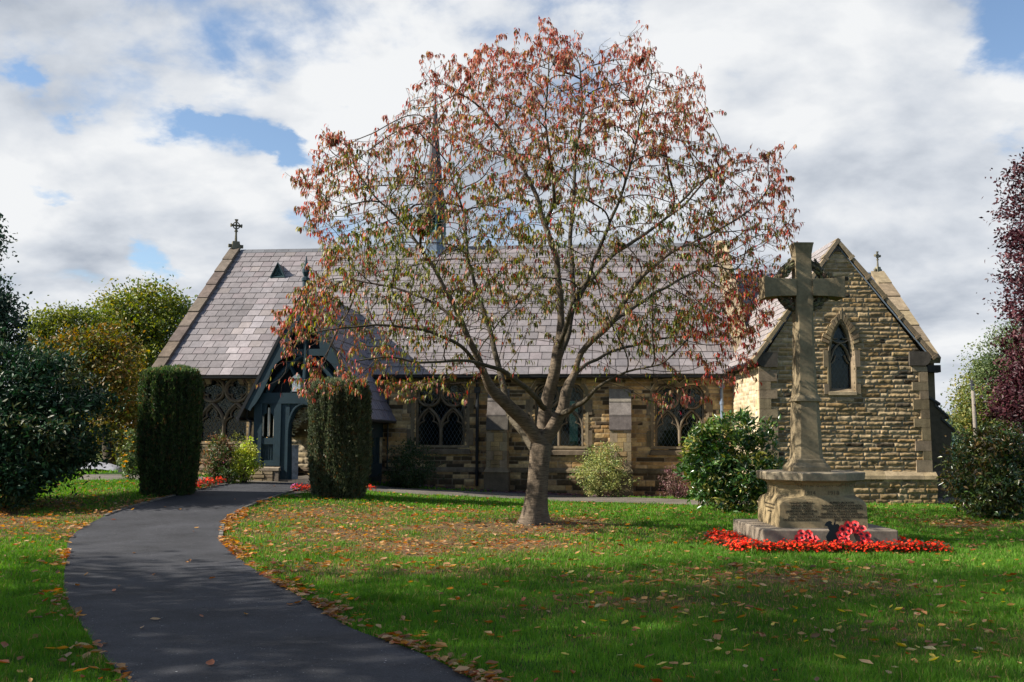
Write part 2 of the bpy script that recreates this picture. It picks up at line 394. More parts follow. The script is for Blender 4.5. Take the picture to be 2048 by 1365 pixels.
ASPH = asphalt('asphalt', (.034, .035, .040), (.3, .3, .3)); ASPH2 = asphalt('old_asphalt', (.12, .105, .085), (.35, .3, .25))
LP = smooth_line(resample([G(*p) for p in LEFT_PX], 90), 4); RP = smooth_line(resample([G(*p) for p in RIGHT_PX], 90), 4)
path_strip(LP, RP, .02, 'path', ASPH, 10)
# path along the church wall and the apron in front of the porch
fr = [G(*p) for p in [(150, 962), (290, 962), (420, 973), (500, 990), (560, 994), (640, 985), (738, 984), (850, 991), (1042, 1000), (1200, 1006), (1400, 1012), (1560, 1011), (1760, 1010), (1950, 1006), (2100, 1004)]]
bk = [G(*p) for p in [(170, 950), (290, 950), (430, 957), (500, 962), (560, 962), (640, 963), (738, 971), (850, 980), (1042, 988), (1200, 995), (1400, 1002), (1560, 1003), (1760, 1000), (1950, 996), (2100, 993)]]
FR = np.array([(p.x, p.y) for p in fr]); BK = np.array([(p.x, p.y) for p in bk])
def dens(A, k=8):
    t = np.arange(0, len(A)-1+1e-9, 1/k); return np.stack([np.interp(t, np.arange(len(A)), A[:, j]) for j in (0, 1)], 1)
FR = dens(FR); BK = dens(BK)
path_strip(FR, BK, .016, 'wall_path', ASPH2, 4)
a = [G(*p) for p in [(1872, 1001), (1990, 1000)]]; b = [G(*p) for p in [(1900, 960), (1950, 950)]]
sidep = path_strip([(a[0].x, a[0].y), (b[0].x, b[0].y)], [(a[1].x, a[1].y), (b[1].x, b[1].y)], .012, 'side_path', ASPH, 4)
PATH_POLY = np.concatenate([LP, RP[::-1]]); WALL_POLY = np.concatenate([FR, BK[::-1]])
# kerb stones round the inner bend
def kerb(line, i0, i1, label):
    r = thing('kerb_edging', label, 'kerb', (line[i0][0], line[i0][1], Hf(*line[i0]))); mb = MB(); rng = random.Random(3)
    for i in range(i0, i1):
        a, b = Vector(line[i]), Vector(line[i+1]); t = (b-a); l = t.length; t.normalize(); nn = Vector((-t.y, t.x))*.03
        z = Hf(a.x, a.y); h = .045+rng.random()*.01; g = .13+rng.random()*.06
        pts = [a+t*.01-nn, b-t*.01-nn, b-t*.01+nn, a+t*.01+nn]
        mb.hexa([(p.x, p.y, z-.05) for p in pts]+[(p.x, p.y, z+h) for p in pts], (g, g*.93, g*.82))
    mb.build('kerb', M_ASH, r)
kerb(RP, 42, 88, 'thin weathered stone kerb along the inner bend of the dark path')
kerb(LP, 62, 89, 'thin stone kerb edging the path beside the left clipped yew')
ground()

# ================================================================ CHURCH
PSI = 0.10
U = Vector((math.cos(PSI), -math.sin(PSI), 0)); NV = Vector((math.sin(PSI), math.cos(PSI), 0))
o = P(312, 877, 30.0); O = Vector((o.x, o.y, 0))
def NF(u, w, z): p = O+U*u+NV*w; return Vector((p.x, p.y, z))
def W(px, py, w=0.0):        # ray onto the plane w = const, gives (u, z)
    d = ray(px, py); t = ((O-CP).dot(NV)+w)/d.dot(NV); p = CP+d*t; return ((p-O).dot(U), p.z)
def WU(px, py, u):           # ray onto the plane u = const, gives (w, z)
    d = ray(px, py); t = ((O-CP).dot(U)+u)/d.dot(U); p = CP+d*t; return ((p-O).dot(NV), p.z)
YT = 25.2
def TF(x, w, z): return Vector((x, YT+w, z))
def T(px, py): p = P(px, py, YT); return (p.x, p.z)

wr, zr = WU(468, 503, 0.0)
ze = W(900, 749, -.32)[1]
uR, zR2 = W(1443, 487, wr)
uC, zC = W(1762, 549, wr)
wC, zCe = WU(1868, 722, uC)
uJ = W(1475, 800)[0]
print('nave ridge w %.2f z %.2f (right z %.2f) eave z %.2f uR %.2f uJ %.2f | chancel uC %.2f ridge z %.2f eave w %.2f z %.2f' % (wr, zr, zR2, ze, uR, uJ, uC, zC, wC, zCe))
zr = (zr+zR2)/2

church = thing('church', 'stone church with slate roof, traceried windows, dark timber porch and gabled side wing', 'church', NF(8, 0, 0))

STONES = dict(
    nave=[(.37, .245, .11), (.41, .29, .14), (.31, .205, .095), (.43, .31, .165), (.23, .155, .085), (.38, .23, .095)],
    trans=[(.31, .22, .115), (.35, .255, .14), (.26, .185, .09), (.38, .285, .165), (.29, .19, .085), (.21, .15, .08)],
    lit=[(.40, .32, .20), (.44, .36, .24), (.37, .29, .18), (.46, .38, .26), (.42, .33, .2)])  # lit: paler copy of the stone with sunlight put into the colour
def stone_wall(name, F, s0, s1, z0, z1, outline, holes, parent, pal, ch=(.095, .14), ln=(.18, .5), res=.02, amp=.02, noise_amp=.03, joint=.007, soot=0.0, seed=1, out=-1, mortar=(.30, .25, .18), dark=(.02, .018, .015)):
    rs = np.random.RandomState(seed)
    ns = int((s1-s0)/res)+1; nz = int((z1-z0)/res)+1
    S = np.linspace(s0, s1, ns); Z = np.linspace(z0, z1, nz)
    zb = [z0]
    while zb[-1] < z1+.3: zb.append(zb[-1]+rs.uniform(*ch))
    zb = np.array(zb); ci = np.clip(np.searchsorted(zb, Z, 'right')-1, 0, len(zb)-2)
    pal = np.array(pal); disp = np.zeros((nz, ns)); C = np.zeros((nz, ns, 3)); nn = fbm(*np.meshgrid(S*9, Z*14), seed, 4); n2 = fbm(*np.meshgrid(S*.7, Z*.9), seed+5, 3); nf = fbm(*np.meshgrid(S*30, Z*30), seed+9, 2)
    for c in range(ci.min(), ci.max()+1):
        rows = np.where(ci == c)[0]
        sb = [s0-rs.uniform(0, .3)]
        while sb[-1] < s1+.5: sb.append(sb[-1]+rs.uniform(*ln))
        sb = np.array(sb); k = np.searchsorted(sb, S, 'right')-1
        du = np.minimum(S-sb[k], sb[k+1]-S)
        nst = len(sb); col = pal[rs.randint(0, len(pal), nst)]*rs.uniform(.72, 1.25, (nst, 1)); hgt = rs.uniform(-.4, 1, nst); tilt = rs.uniform(-1, 1, nst); sd = rs.rand(nst)
        for r in rows:
            dz = min(Z[r]-zb[c], zb[c+1]-Z[r]); d = np.minimum(du, dz)
            pr = np.clip((d-joint*.6)/.03, 0, 1)**.6
            vz = (Z[r]-zb[c])/(zb[c+1]-zb[c])-.5
            disp[r] = pr*(amp*(.7+.5*hgt[k])+noise_amp*(nn[r]-.45)+amp*tilt[k]*vz*.8)
            mk = np.clip((joint*1.25-d)/.006, 0, 1)[:, None]
            base = col[k]*(.6+.8*nn[r][:, None])*(.85+.3*nf[r][:, None])
            if soot:
                sm = np.clip(((sd[k] < soot*(n2[r]*2.2-.3)).astype(float))*(.5+1.3*nn[r]), 0, 1)[:, None]
                base = base*(1-sm*.85)+np.array(dark)*sm*.85
            C[r] = base*(1-mk)+np.array(mortar)*mk*(.75+.5*nf[r][:, None])
    SS, ZZ = np.meshgrid(S, Z)
    p0 = F(0, 0, 0); pu = F(1, 0, 0)-p0; pw = F(0, 1, 0)-p0
    V = np.array(p0)[None, None]+SS[..., None]*np.array(pu)+(out*disp)[..., None]*np.array(pw); V[..., 2] = ZZ
    i = (np.arange(nz-1)[:, None]*ns+np.arange(ns-1)[None]); cs = (SS[:-1, :-1]+SS[1:, 1:])/2; cz = (ZZ[:-1, :-1]+ZZ[1:, 1:])/2
    ok = in_poly(cs, cz, outline)
    for h in holes: ok &= ~in_poly(cs, cz, h)
    i = i[ok]; Fq = np.stack([i, i+1, i+ns+1, i+ns], -1)
    if out < 0 and pu.cross(pw).z > 0: pass
    used = np.unique(Fq); mp = np.zeros(ns*nz, int); mp[used] = np.arange(len(used))
    return np_mesh(name, V.reshape(-1, 3)[used], mp[Fq], C.reshape(-1, 3)[used], M_STONE, parent, smooth=False)

def slates(mb, F, s_lo, s_hi, L_, rows, wid, seed, base=(.170, .151, .151), var=.12, lap=.0, tfun=None):
    """F(s,t,h): along, up the slope, off the slope"""
    rg = random.Random(seed); rh = L_/rows
    for r in range(rows):
        t0 = r*rh-(.03 if r == 0 else 0); t1 = (r+1)*rh+.04
        a, b = s_lo(r*rh), s_hi(r*rh); s = a-(wid*.5 if r % 2 else 0)
        while s < b-.01:
            w = wid*rg.uniform(.88, 1.12); x0 = max(s, a); x1 = min(s+w, b)
            if x1-x0 > .04:
                g = rg.gauss(1, var*.6); q = rg.random(); tint = (1, 1, 1)
                if q < .16: tint = (1.02, .98, .99)
                elif q < .28: tint = (.98, 1.0, 1.02)
                elif q < .36: tint = (1.05, 1.02, .97)
                f = tfun((x0+x1)/2, t0) if tfun else 1
                col = tuple(max(.02, base[i]*g*tint[i]*f) for i in range(3)); dt = rg.uniform(-.006, .006); h = .02+rg.uniform(0, .006)
                gp = .009
                mb.add([F(x0+gp, t0+dt, h), F(x1-gp, t0+dt, h+rg.uniform(-.003, .003)), F(x1-gp, t1, .004), F(x0+gp, t1, .004), F(x0+gp, t0+dt, -.005), F(x1-gp, t0+dt, -.005)],
                       [(0, 1, 2, 3), (4, 5, 1, 0), (4, 0, 3), (1, 5, 2)], col)
            s += w
def solid(mb, pts, col=(.05, .045, .04)): mb.add(pts, [tuple(range(len(pts)))], col)

ASHC = (.25, .195, .125)
def ashc(rg, k=1.0, v=.2, base=ASHC):
    g = k*(1+rg.uniform(-v, v)); return (base[0]*g, base[1]*g*rg.uniform(.96, 1.02), base[2]*g*rg.uniform(.9, 1.04))

# ---- window in local coordinates: x across (centre 0), z up from sill
def arc(cx, cz, r, a0, a1, n=12): return [(cx+r*math.cos(math.radians(a0+(a1-a0)*i/n)), cz+r*math.sin(math.radians(a0+(a1-a0)*i/n))) for i in range(n+1)]
def bez(p0, p1, p2, n=9): return [((1-t)**2*p0[0]+2*t*(1-t)*p1[0]+t*t*p2[0], (1-t)**2*p0[1]+2*t*(1-t)*p1[1]+t*t*p2[1]) for t in [i/n for i in range(n+1)]]
def lattice(F, x0, x1, z0, z1, dx, dz, w, parent, inside=None, name='leading'):
    mb = MB(); h = .0045; k = dz/dx; n = int((z1-z0+(x1-x0)*k)/dz)+2
    for sgn in (1, -1):
        for i in range(-1, n):
            c = z0+i*dz-(0 if sgn > 0 else 0)
            # line z = c + sgn*k*(x - xs)
            xs = x0 if sgn < 0 else x1
            pts = []
            m = 40
            for j in range(m+1):
                x = x0+(x1-x0)*j/m; z = c+(-k*(x-x0) if sgn < 0 else -k*(x1-x))
                pts.append((x, z))
            for a, b in zip(pts[:-1], pts[1:]):
                cx, cz = (a[0]+b[0])/2, (a[1]+b[1])/2
                if cz < z0 or cz > z1 or (inside and not inside(cx, cz)): continue
                mb.add([F(a[0], w, a[1]-h*1.6), F(b[0], w, b[1]-h*1.6), F(b[0], w, b[1]+h*1.6), F(a[0], w, a[1]+h*1.6)], [(0, 1, 2, 3)])
    return mb.build(name, M_CAME, parent)

def nave_window(cpx, sill_py, seed, half=49.0):
    rg = random.Random(seed)
    uc, zs = W(cpx, sill_py); u2, _ = W(cpx+half, sill_py); a = u2-uc
    F = lambda x, w, z: NF(uc+x, w, zs+z)
    top = 2.56*a
    inner = [(-a, 0), (a, 0), (a, 2.26*a), (.82*a, 2.5*a), (.55*a, top), (.3*a, 2.52*a), (0, 2.42*a), (-.3*a, 2.52*a), (-.55*a, top), (-.82*a, 2.5*a), (-a, 2.26*a)]
    outer = [(-1.2*a, -.1*a), (1.2*a, -.1*a), (1.2*a, 2.3*a), (.95*a, 2.72*a), (.55*a, 2.78*a), (.22*a, 2.78*a), (0, 2.6*a), (-.22*a, 2.78*a), (-.55*a, 2.78*a), (-.95*a, 2.72*a), (-1.2*a, 2.3*a)]
    mb = MB()
    c = [ashc(rg, .62, .1) for _ in range(44)]
    mb.ring(F, inner, outer, -.03, .2, c, w0i=.0)
    for sg in (-1, 1):                       # long-and-short jamb blocks
        for (q0, q1) in ((.0, .64), (1.28, 1.9)):
            x0, x1 = sorted((sg*1.2*a, sg*1.36*a)); mb.box(F, x0, x1, -.026, .02, q0*a, q1*a, ashc(rg, .6, .1))
    hood = MB()
    hp = [(x, z+.015) for (x, z) in outer[2:]]
    hood.bar(F, hp, .03, -.05, -.02, (.34, .28, .2))
    win = mb.build('window', M_ASH, church)
    hood.build('hood_line', M_ASH, win)
    tr = MB(); cc = (.15, .118, .08); tw = .12*a
    for sg in (-1, 1):
        cx = sg*.5*a
        for s2 in (-1, 1):
            tr.bar(F, bez((cx+s2*.5*a, .66*a), (cx+s2*.46*a, 1.16*a), (cx, 1.5*a)), tw, .03, .15, cc)
            tr.bar(F, bez((cx+s2*.46*a, .68*a), (cx+s2*.40*a, .92*a), (cx+s2*.17*a, .95*a), 6), tw*.55, .06, .14, cc)   # cusps
            tr.bar(F, bez((cx+s2*.17*a, .95*a), (cx+s2*.34*a, 1.12*a), (cx, 1.38*a), 6), tw*.5, .06, .14, cc)
        tr.bar(F, arc(cx, 2.04*a, .47*a, 0, 360, 28)[:-1], tw, .03, .15, cc, closed=True)
        for k in range(4):
            an = k*90
            tr.bar(F, arc(cx+.2*a*math.cos(math.radians(an)), 2.04*a+.2*a*math.sin(math.radians(an)), .215*a, an-105, an+105, 12), tw*.5, .06, .14, cc)
        tr.bar(F, [(sg*a*.97, 0), (sg*a*.97, 2.2*a)], tw*.8, .03, .15, cc)
    tr.bar(F, [(0, 0), (0, .7*a)], tw*1.1, .02, .15, cc)
    tr.bar(F, bez((0, 1.2*a), (0, 1.6*a), (0, 1.8*a), 3), tw*.01, .14, .15, cc)
    tr.build('tracery', M_ASH, win)
    sl_ = MB(); sl_.hexa([F(-1.28*a, -.09, -.36*a), F(1.28*a, -.09, -.36*a), F(1.28*a, .02, -.36*a), F(-1.28*a, .02, -.36*a), F(-1.2*a, -.075, -.2*a), F(1.2*a, -.075, -.2*a), F(1.2*a, .17, .0), F(-1.2*a, .17, .0)], ashc(rg, .5, .1))
    sl_.build('sill', M_ASH, win)
    gl = MB(); gl.add([F(-a, .18, 0), F(a, .18, 0), F(a, .18, top), F(-a, .18, top)], [(0, 1, 2, 3)]); gl.build('glass', M_GLASS, win)
    lattice(F, -a*.98, a*.98, 0, top, .115, .195, .165, win)
    return [(uc+x, zs+z) for x, z in inner], uc, a, zs

holes = []; wins = []
for cpx, sp, sd in [(444, 883, 1), (880, 890.5, 2), (1118, 892.5, 3), (1360, 893.5, 4)]:
    h, uc, a, zs = nave_window(cpx, sp, sd); holes.append(h); wins.append((uc, a, zs))
zp_ = W(1000, 938)[1]     # plinth course height
stone_wall('nave_wall', NF, 0, uJ, -.15, ze+.02, [(0, -.2), (uJ, -.2), (uJ, ze+.2), (0, ze+.2)], holes, church, STONES['nave'], ch=(.085, .135), ln=(.2, .55), res=.02, amp=.012, noise_amp=.018, soot=.33, seed=21, mortar=(.26, .205, .14))
# plinth, string course, eaves corbels
rg = random.Random(5)
mb = MB(); s = 0
while s < uJ-.2:
    l = min(rg.uniform(.7, 1.3), uJ-s); c = ashc(rg, .5, .12)
    mb.hexa([NF(s+.004, -.10, zp_-.10), NF(s+l-.004, -.10, zp_-.10), NF(s+l-.004, .02, zp_-.10), NF(s+.004, .02, zp_-.10), NF(s+.004, -.09, zp_-.035), NF(s+l-.004, -.09, zp_-.035), NF(s+l-.004, .02, zp_+.06), NF(s+.004, .02, zp_+.06)], c); s += l
mb.build('string_course', M_ASH, church)
stone_wall('plinth', lambda u, w, z: NF(u, w-.07, z), 0, uJ, -.15, zp_-.09, [(0, -.2), (uJ, -.2), (uJ, zp_-.09), (0, zp_-.09)], [], church, STONES['nave'], ch=(.12, .17), res=.022, amp=.018, noise_amp=.02, soot=.5, seed=22, mortar=(.2, .16, .11))
s = .5
while s < uJ-.3:
    mb = MB(); mb.hexa([NF(s, -.02, ze-.26), NF(s+.14, -.02, ze-.26), NF(s+.14, .02, ze-.26), NF(s, .02, ze-.26), NF(s, -.2, ze-.1), NF(s+.14, -.2, ze-.1), NF(s+.14, .02, ze-.1), NF(s, .02, ze-.1)], ashc(rg, .8)); s += 1.02
    mb.build('corbel', M_ASH, church)
mb = MB(); mb.box(NF, -.05, uJ+.05, -.2, .1, ze-.1, ze-.035, (.05, .04, .03)); mb.build('eaves_board', M_ASH, church)
# gutter
mb = MB()
prof = [(-.38, -.015), (-.375, -.07), (-.335, -.105), (-.285, -.105), (-.25, -.07), (-.245, -.02), (-.26, -.02), (-.27, -.06), (-.31, -.085), (-.35, -.07), (-.362, -.015)]
mb.loft([[NF(0.1, w, ze+z-.02) for w, z in prof], [NF(uR-.1, w, ze+z-.02) for w, z in prof]]); mb.build('gutter', M_IRON, church)

# ---- main roof
def roof_frame(w0, z0, w1, z1, F3):
    L_ = math.hypot(w1-w0, z1-z0); dw, dz = (w1-w0)/L_, (z1-z0)/L_
    return L_, (lambda s, t, h: F3(s, w0+dw*t-dz*h, z0+dz*t+dw*h*1.0))
Lr, RF = roof_frame(-.36, ze, wr, zr, NF)
vent_u, vent_z = W(560, 556, wr*.75)
def vt(s, t):
    f = 1-.35*(fbm(np.array([s*.8]), np.array([t*1.1]), 3, 3)[0]-.5)*2
    f *= 1.0+.55*max(0, 1-abs(s-(vent_u-.0)-(.0)*(t))/.55)*(1 if t < Lr*.72 else 0)*(.75+.5*vnoise(np.array([s*6.]), np.array([t*.6]), 8)[0])
    f *= 1-.25*max(0, 1-t/.9)*vnoise(np.array([s*2.]), np.array([1.]), 5)[0]
    return f
mb = MB(); slates(mb, RF, lambda t: .22, lambda t: uR-.2, Lr-.12, 21, .37, 4, tfun=vt)
solid(mb, [RF(0, -.02, -.02), RF(uR, -.02, -.02), RF(uR, Lr, -.02), RF(0, Lr, -.02)])
roof = mb.build('roof', M_SLATE, church)
# far slope, gable walls and north wall close the nave
wb = 2*wr+.36
mb = MB(); solid(mb, [NF(0, wr, zr), NF(uR, wr, zr), NF(uR, wb, ze), NF(0, wb, ze)], (.18, .16, .17)); mb.build('north_roof', M_SLATE, church)
mb = MB(); gp = [(0, -.3), (2*wr, -.3), (2*wr, ze), (wr, zr-.03), (0, ze)]
GF = lambda u0: (lambda s, w, z: NF(u0+w, s, z))
mb.prism(GF(0), gp, 0, .3, ashc(rg, .7, .05)); mb.build('gable_wall', M_STONE, church); mb = MB(); mb.prism(GF(uR-.3), gp, 0, .3, ashc(rg, .9, .05)); mb.build('gable_wall', M_STONE, church)
# north wall with the openings that light the inside
mb = MB(); wn = 2*wr; ops = []
for px in (432, 474, 1147):
    u_, z_ = W(px, 850, wn); ops.append((u_-.17, u_+.17))
ops.sort(); s = 0
zlo, zhi = 1.25, 3.1
mb.box(NF, 0, uR, wn, wn+.25, -.3, zlo); mb.box(NF, 0, uR, wn, wn+.25, zhi, ze)
for a0, a1 in ops: mb.box(NF, s, a0, wn, wn+.25, zlo, zhi); s = a1
mb.box(NF, s, uR, wn, wn+.25, zlo, zhi); mb.build('north_wall', M_DARK, church)
mb = MB(); mb.box(NF, .31, .36, .3, wn-.02, .3, ze+.3, (.03, .03, .03)); mb.box(NF, uR-.36, uR-.31, .3, wn-.02, .3, ze+.3, (.03, .03, .03)); mb.build('darkening_panel', M_DARK, church)  # added near-black panels darken what shows through the nave glass
mb = MB(); solid(mb, [NF(0, .3, .35), NF(uR, .3, .35), NF(uR, wn, .35), NF(0, wn, .35)]); mb.build('floor', M_DARK, church)
mb = MB()
for a0, a1 in ops: mb.add([NF(a0, wn+.1, zlo), NF(a1, wn+.1, zlo), NF(a1, wn+.1, zhi), NF(a0, wn+.1, zhi)], [(0, 1, 2, 3)])
g2 = glass_mat('green_glass', (.3, .8, .65), .12)
mb.build('north_window', g2, church)

def coping(F, s, path, wid, th, name, parent, n=7, k=1.0, seed=1, base=ASHC, lip=.03):
    """path: two (w,z) points up the slope; stones wid wide along s, th thick"""
    (w0, z0), (w1, z1) = path; rg = random.Random(seed); mb = MB(); L_ = math.hypot(w1-w0, z1-z0); dw, dz = (w1-w0)/L_, (z1-z0)/L_
    for i in range(n):
        t0, t1 = L_*i/n+.004, L_*(i+1)/n-.004; c = ashc(rg, k, .25, base); d = rg.uniform(-.006, .006)
        def pt(x, t, h): return F(x, w0+dw*t-dz*h, z0+dz*t+dw*h)
        mb.hexa([pt(s, t0, -.05), pt(s+wid, t0, -.05), pt(s+wid, t1, -.05), pt(s, t1, -.05), pt(s, t0, th+lip+d), pt(s+wid, t0, th+lip+d), pt(s+wid, t1, th+d), pt(s, t1, th+d)], c)
    return mb.build(name, M_ASH, parent)
coping(NF, -.12, ((-.42, ze-.08), (wr, zr+.0)), .36, .12, 'gable_coping', church, 9, .5, 3, (.25, .2, .16))
coping(NF, -.12, ((wb+.1, ze-.08), (wr, zr+.0)), .36, .12, 'gable_coping', church, 9, .7, 4)
# east verge of the nave ends on a kneeler above the lower roof
e_w, e_z = WU(1486, 663, uR)
print('east verge foot', e_w, e_z)
coping(NF, uR-.26, ((-.42, ze-.06), (wr, zr+.0)), .44, .12, 'gable_coping', church, 9, 1.25, 6)
mb = MB(); kw, kz = -.36, ze
# ridge tiles
mb = MB(); s = .26
while s < uR-.3:
    l = .45; g = .1*rg.uniform(.8, 1.2)
    mb.add([NF(s+.004, wr-.15, zr-.10), NF(s+l-.004, wr-.15, zr-.10), NF(s+l-.004, wr, zr+.045), NF(s+.004, wr, zr+.045), NF(s+l-.004, wr+.15, zr-.10), NF(s+.004, wr+.15, zr-.10)], [(0, 1, 2, 3), (3, 2, 4, 5), (0, 3, 5), (1, 4, 2)], (g, g*1.02, g*1.1)); s += l
mb.build('ridge_tiles', M_SLATE, church)
def cross_finial(F, s, w, z, h, name, parent, k=1.0):
    """small foliated gable cross: base block, stem, ringed cross"""
    mb = MB(); c = (.11*k, .10*k, .07*k); q = h
    mb.hexa([F(s-.13*q, w-.16*q, z-.08*q), F(s+.13*q, w-.16*q, z-.08*q), F(s+.13*q, w+.16*q, z-.08*q), F(s-.13*q, w+.16*q, z-.08*q), F(s-.09*q, w-.12*q, z+.2*q), F(s+.09*q, w-.12*q, z+.2*q), F(s+.09*q, w+.12*q, z+.2*q), F(s-.09*q, w+.12*q, z+.2*q)], tuple(x*1.4 for x in c))
    for sg in (-1, 1): mb.box(F, s-.06*q, s+.06*q, w+sg*.2*q-.06*q, w+sg*.2*q+.06*q, z-.02*q, z+.09*q, c)
    mb.tube([F(s, w, z+.18*q), F(s, w, z+.45*q), F(s, w, z+.78*q)], [.055*q, .04*q, .035*q], 6, c)
    ce = z+.78*q
    for k_ in range(4):
        an = k_*math.pi/2; dx, dz = math.cos(an), math.sin(an)
        tip = (w+dx*.2*q, ce+dz*.22*q)
        A = F(s, w, ce); B = F(s, w+dx*.12*q, ce+dz*.13*q); C_ = F(s, tip[0], tip[1])
        mb.tube([A, B, C_], [.035*q, .035*q, .075*q], 6, c)
    pts = [F(s, w+.12*q*math.cos(t), ce+.12*q*math.sin(t)) for t in [i*math.pi/6 for i in range(13)]]
    mb.tube(pts, .022*q, 5, c, cap=False)
    return mb.build(name, M_ASH, parent)
# west finial is turned so that its face shows
def NFx(a, b, z):  # rotated frame for finials
    return NF(a*1.0, b, z)
cross_finial(lambda s, w, z: NF(.06+(w-wr)*.8+(s-.06)*.5, wr+(w-wr)*.6-(s-.06)*.8, z), .06, wr, zr+.14, 1.02, 'gable_cross', church)
# vent dormer on the roof
def vent(px0, px1, py, apx, apy):
    # find t on slope for py
    best = None
    for t in np.linspace(0, Lr, 400):
        p = RF(vent_u, t, 0); d = p-CP; loc = RM.transposed() @ d; y = 682.5-loc.y/(-loc.z)*FPX
        if best is None or abs(y-py) < best[0]: best = (abs(y-py), t, p)
    t = best[1]; p = best[2]; w0 = (p-O).dot(NV); z0 = p.z
    ua = W(px0, py, w0)[0]; ub = W(px1, py, w0)[0]; za = W(apx, apy, w0-.05)[1]; um = (ua+ub)/2; hh = za-z0
    mb = MB(); sl = (zr-ze)/(wr+.36)
    wbk = w0+hh/sl
    mb.add([NF(ua, w0, z0), NF(ub, w0, z0), NF(um, w0, za), NF(um, wbk, za)], [(0, 2, 3), (1, 3, 2)], (.1, .085, .08))
    mb.build('vent_dormer', M_SLATE, church)
    v = church.children[-1]
    m2 = MB(); m2.bar(NF, [(ua-.02, z0), (um, za+.02), (ub+.02, z0)], .06, w0-.07, w0+.01); m2.bar(NF, [(ua, z0+.02), (ub, z0+.02)], .05, w0-.05, w0+.01)
    m2.bar(NF, bez((ua+.06, z0+.05), (um-.02, z0+.1), (um, z0+hh*.55)), .03, w0-.02, w0+.03); m2.bar(NF, bez((ub-.06, z0+.05), (um+.02, z0+.1), (um, z0+hh*.55)), .03, w0-.02, w0+.03)
    m2.prism(NF, [(ua+.03, z0), (ub-.03, z0), (um, za-.06)], w0+.03, w0+.06); m2.build('frame', mat('verdigris_paint', (.035, .07, .075), .6, .3), v)
vent(542, 569, 556, 557, 527)

# ---- buttresses
def buttress(px0, px1, y_steps, ybase, seed, k=1.0):
    rg = random.Random(seed); mb = MB(); (u0, zt), (u1, _) = W(px0, y_steps[0], -.2), W(px1, y_steps[0], -.2)
    wf = -.52; zst = [W(px0, y, w)[1] for y, w in zip(y_steps, (-.05, -.2, -.36, wf-.02))]
    ws = [0.02, -.17, -.34, wf]
    for i in range(3):
        ov = .012
        mb.hexa([NF(u0-ov, ws[i+1]-.03, zst[i+1]-.0), NF(u1+ov, ws[i+1]-.03, zst[i+1]), NF(u1+ov, .02, zst[i+1]), NF(u0-ov, .02, zst[i+1]),
                 NF(u0-ov, ws[i+1]-.03, zst[i+1]+.03), NF(u1+ov, ws[i+1]-.03, zst[i+1]+.03), NF(u1+ov, ws[i]-.02, zst[i]), NF(u0-ov, ws[i]-.02, zst[i])], ashc(rg, (.8, .75, .35)[i]*k, .08, (.19, .165, .15)))
    b = mb.build('buttress', M_ASH, church)
    # shaft with dressed quoins left and right and rubble between
    mb = MB(); z = zp_+.0; i = 0
    while z < zst[3]-.02:
        h = min(.26, zst[3]-z); q = .22 if i % 2 else .13; w_ = u1-u0
        c1, c2 = ashc(rg, .8*k, .15), ashc(rg, .8*k, .15)
        mb.box(NF, u0, u0+q*w_/.62, wf, .02, z+.003, z+h-.003, c1); mb.box(NF, u1-(.35-q)*w_/.62, u1, wf, .02, z+.003, z+h-.003, c2)
        n = 2
        for j in range(n):
            mb.box(NF, u0+q*w_/.62+.005, u1-(.35-q)*w_/.62-.005, wf+.008-rg.uniform(0, .015), .02, z+h*j/n+.004, z+h*(j+1)/n-.004, ashc(rg, .95*k, .2, (.27, .19, .09)))
        z += h; i += 1
    for i_ in range(2):   # upper narrower stages
        za, zb_ = zst[i_+2], zst[i_+1]
        mb.box(NF, u0+.004, u1-.004, ws[i_+1]+.02, .02, za-.0, zb_, ashc(rg, .7*k))
    zb0 = W(px0, ybase, wf-.08)[1]
    mb.hexa([NF(u0-.07, wf-.1, zp_-.08), NF(u1+.07, wf-.1, zp_-.08), NF(u1+.07, .0, zp_-.08), NF(u0-.07, .0, zp_-.08), NF(u0-.0, wf-.02, zp_+.05), NF(u1+.0, wf-.02, zp_+.05), NF(u1+.0, .0, zp_+.05), NF(u0-.0, .0, zp_+.05)], ashc(rg, .5*k))
    mb.box(NF, u0-.05, u1+.05, wf-.07, .0, zb0-.3, zp_-.08, ashc(rg, .42*k, .1))
    mb.build('shaft', M_ASH, b)
buttress(976, 1017, (776, 803, 832, 861), 977, 1)
buttress(1219, 1261, (777, 805, 832, 861), 988, 2, 1.25)

# ---- downpipes
def downpipe(px, y0, y1, m_, r=.04, w=-.12):
    (u, zt), (_, zb_) = W(px, y0, w), W(px, y1, w); mb = MB(); mb.tube([NF(u, w, zb_), NF(u, w, zt-.12), NF(u, w+.0, zt-.05), NF(u, -.3, ze-.08)], r, 8)
    for q in (.12, .45, .8): z = zb_+(zt-zb_)*q; mb.tube([NF(u, w, z), NF(u, w, z+.09)], r*1.35, 8)
    mb.box(NF, u-.08, u+.08, w-.08, w+.06, zt-.16, zt-.0)
    mb.build('downpipe', m_, church)
downpipe(777, 770, 960, M_IRON, .025, -.06); downpipe(955, 775, 972, M_IRON, .045); downpipe(1443, 765, 990, M_PIPE, .045)
mb = MB(); (u, z) = W(930, 965, -.1)
for i in range(4): mb.box(NF, u, u+.24, -.11, -.08, z-.03*i, z-.03*i+.014, (.28, .2, .12))
mb.build('air_brick', M_ASH, church)

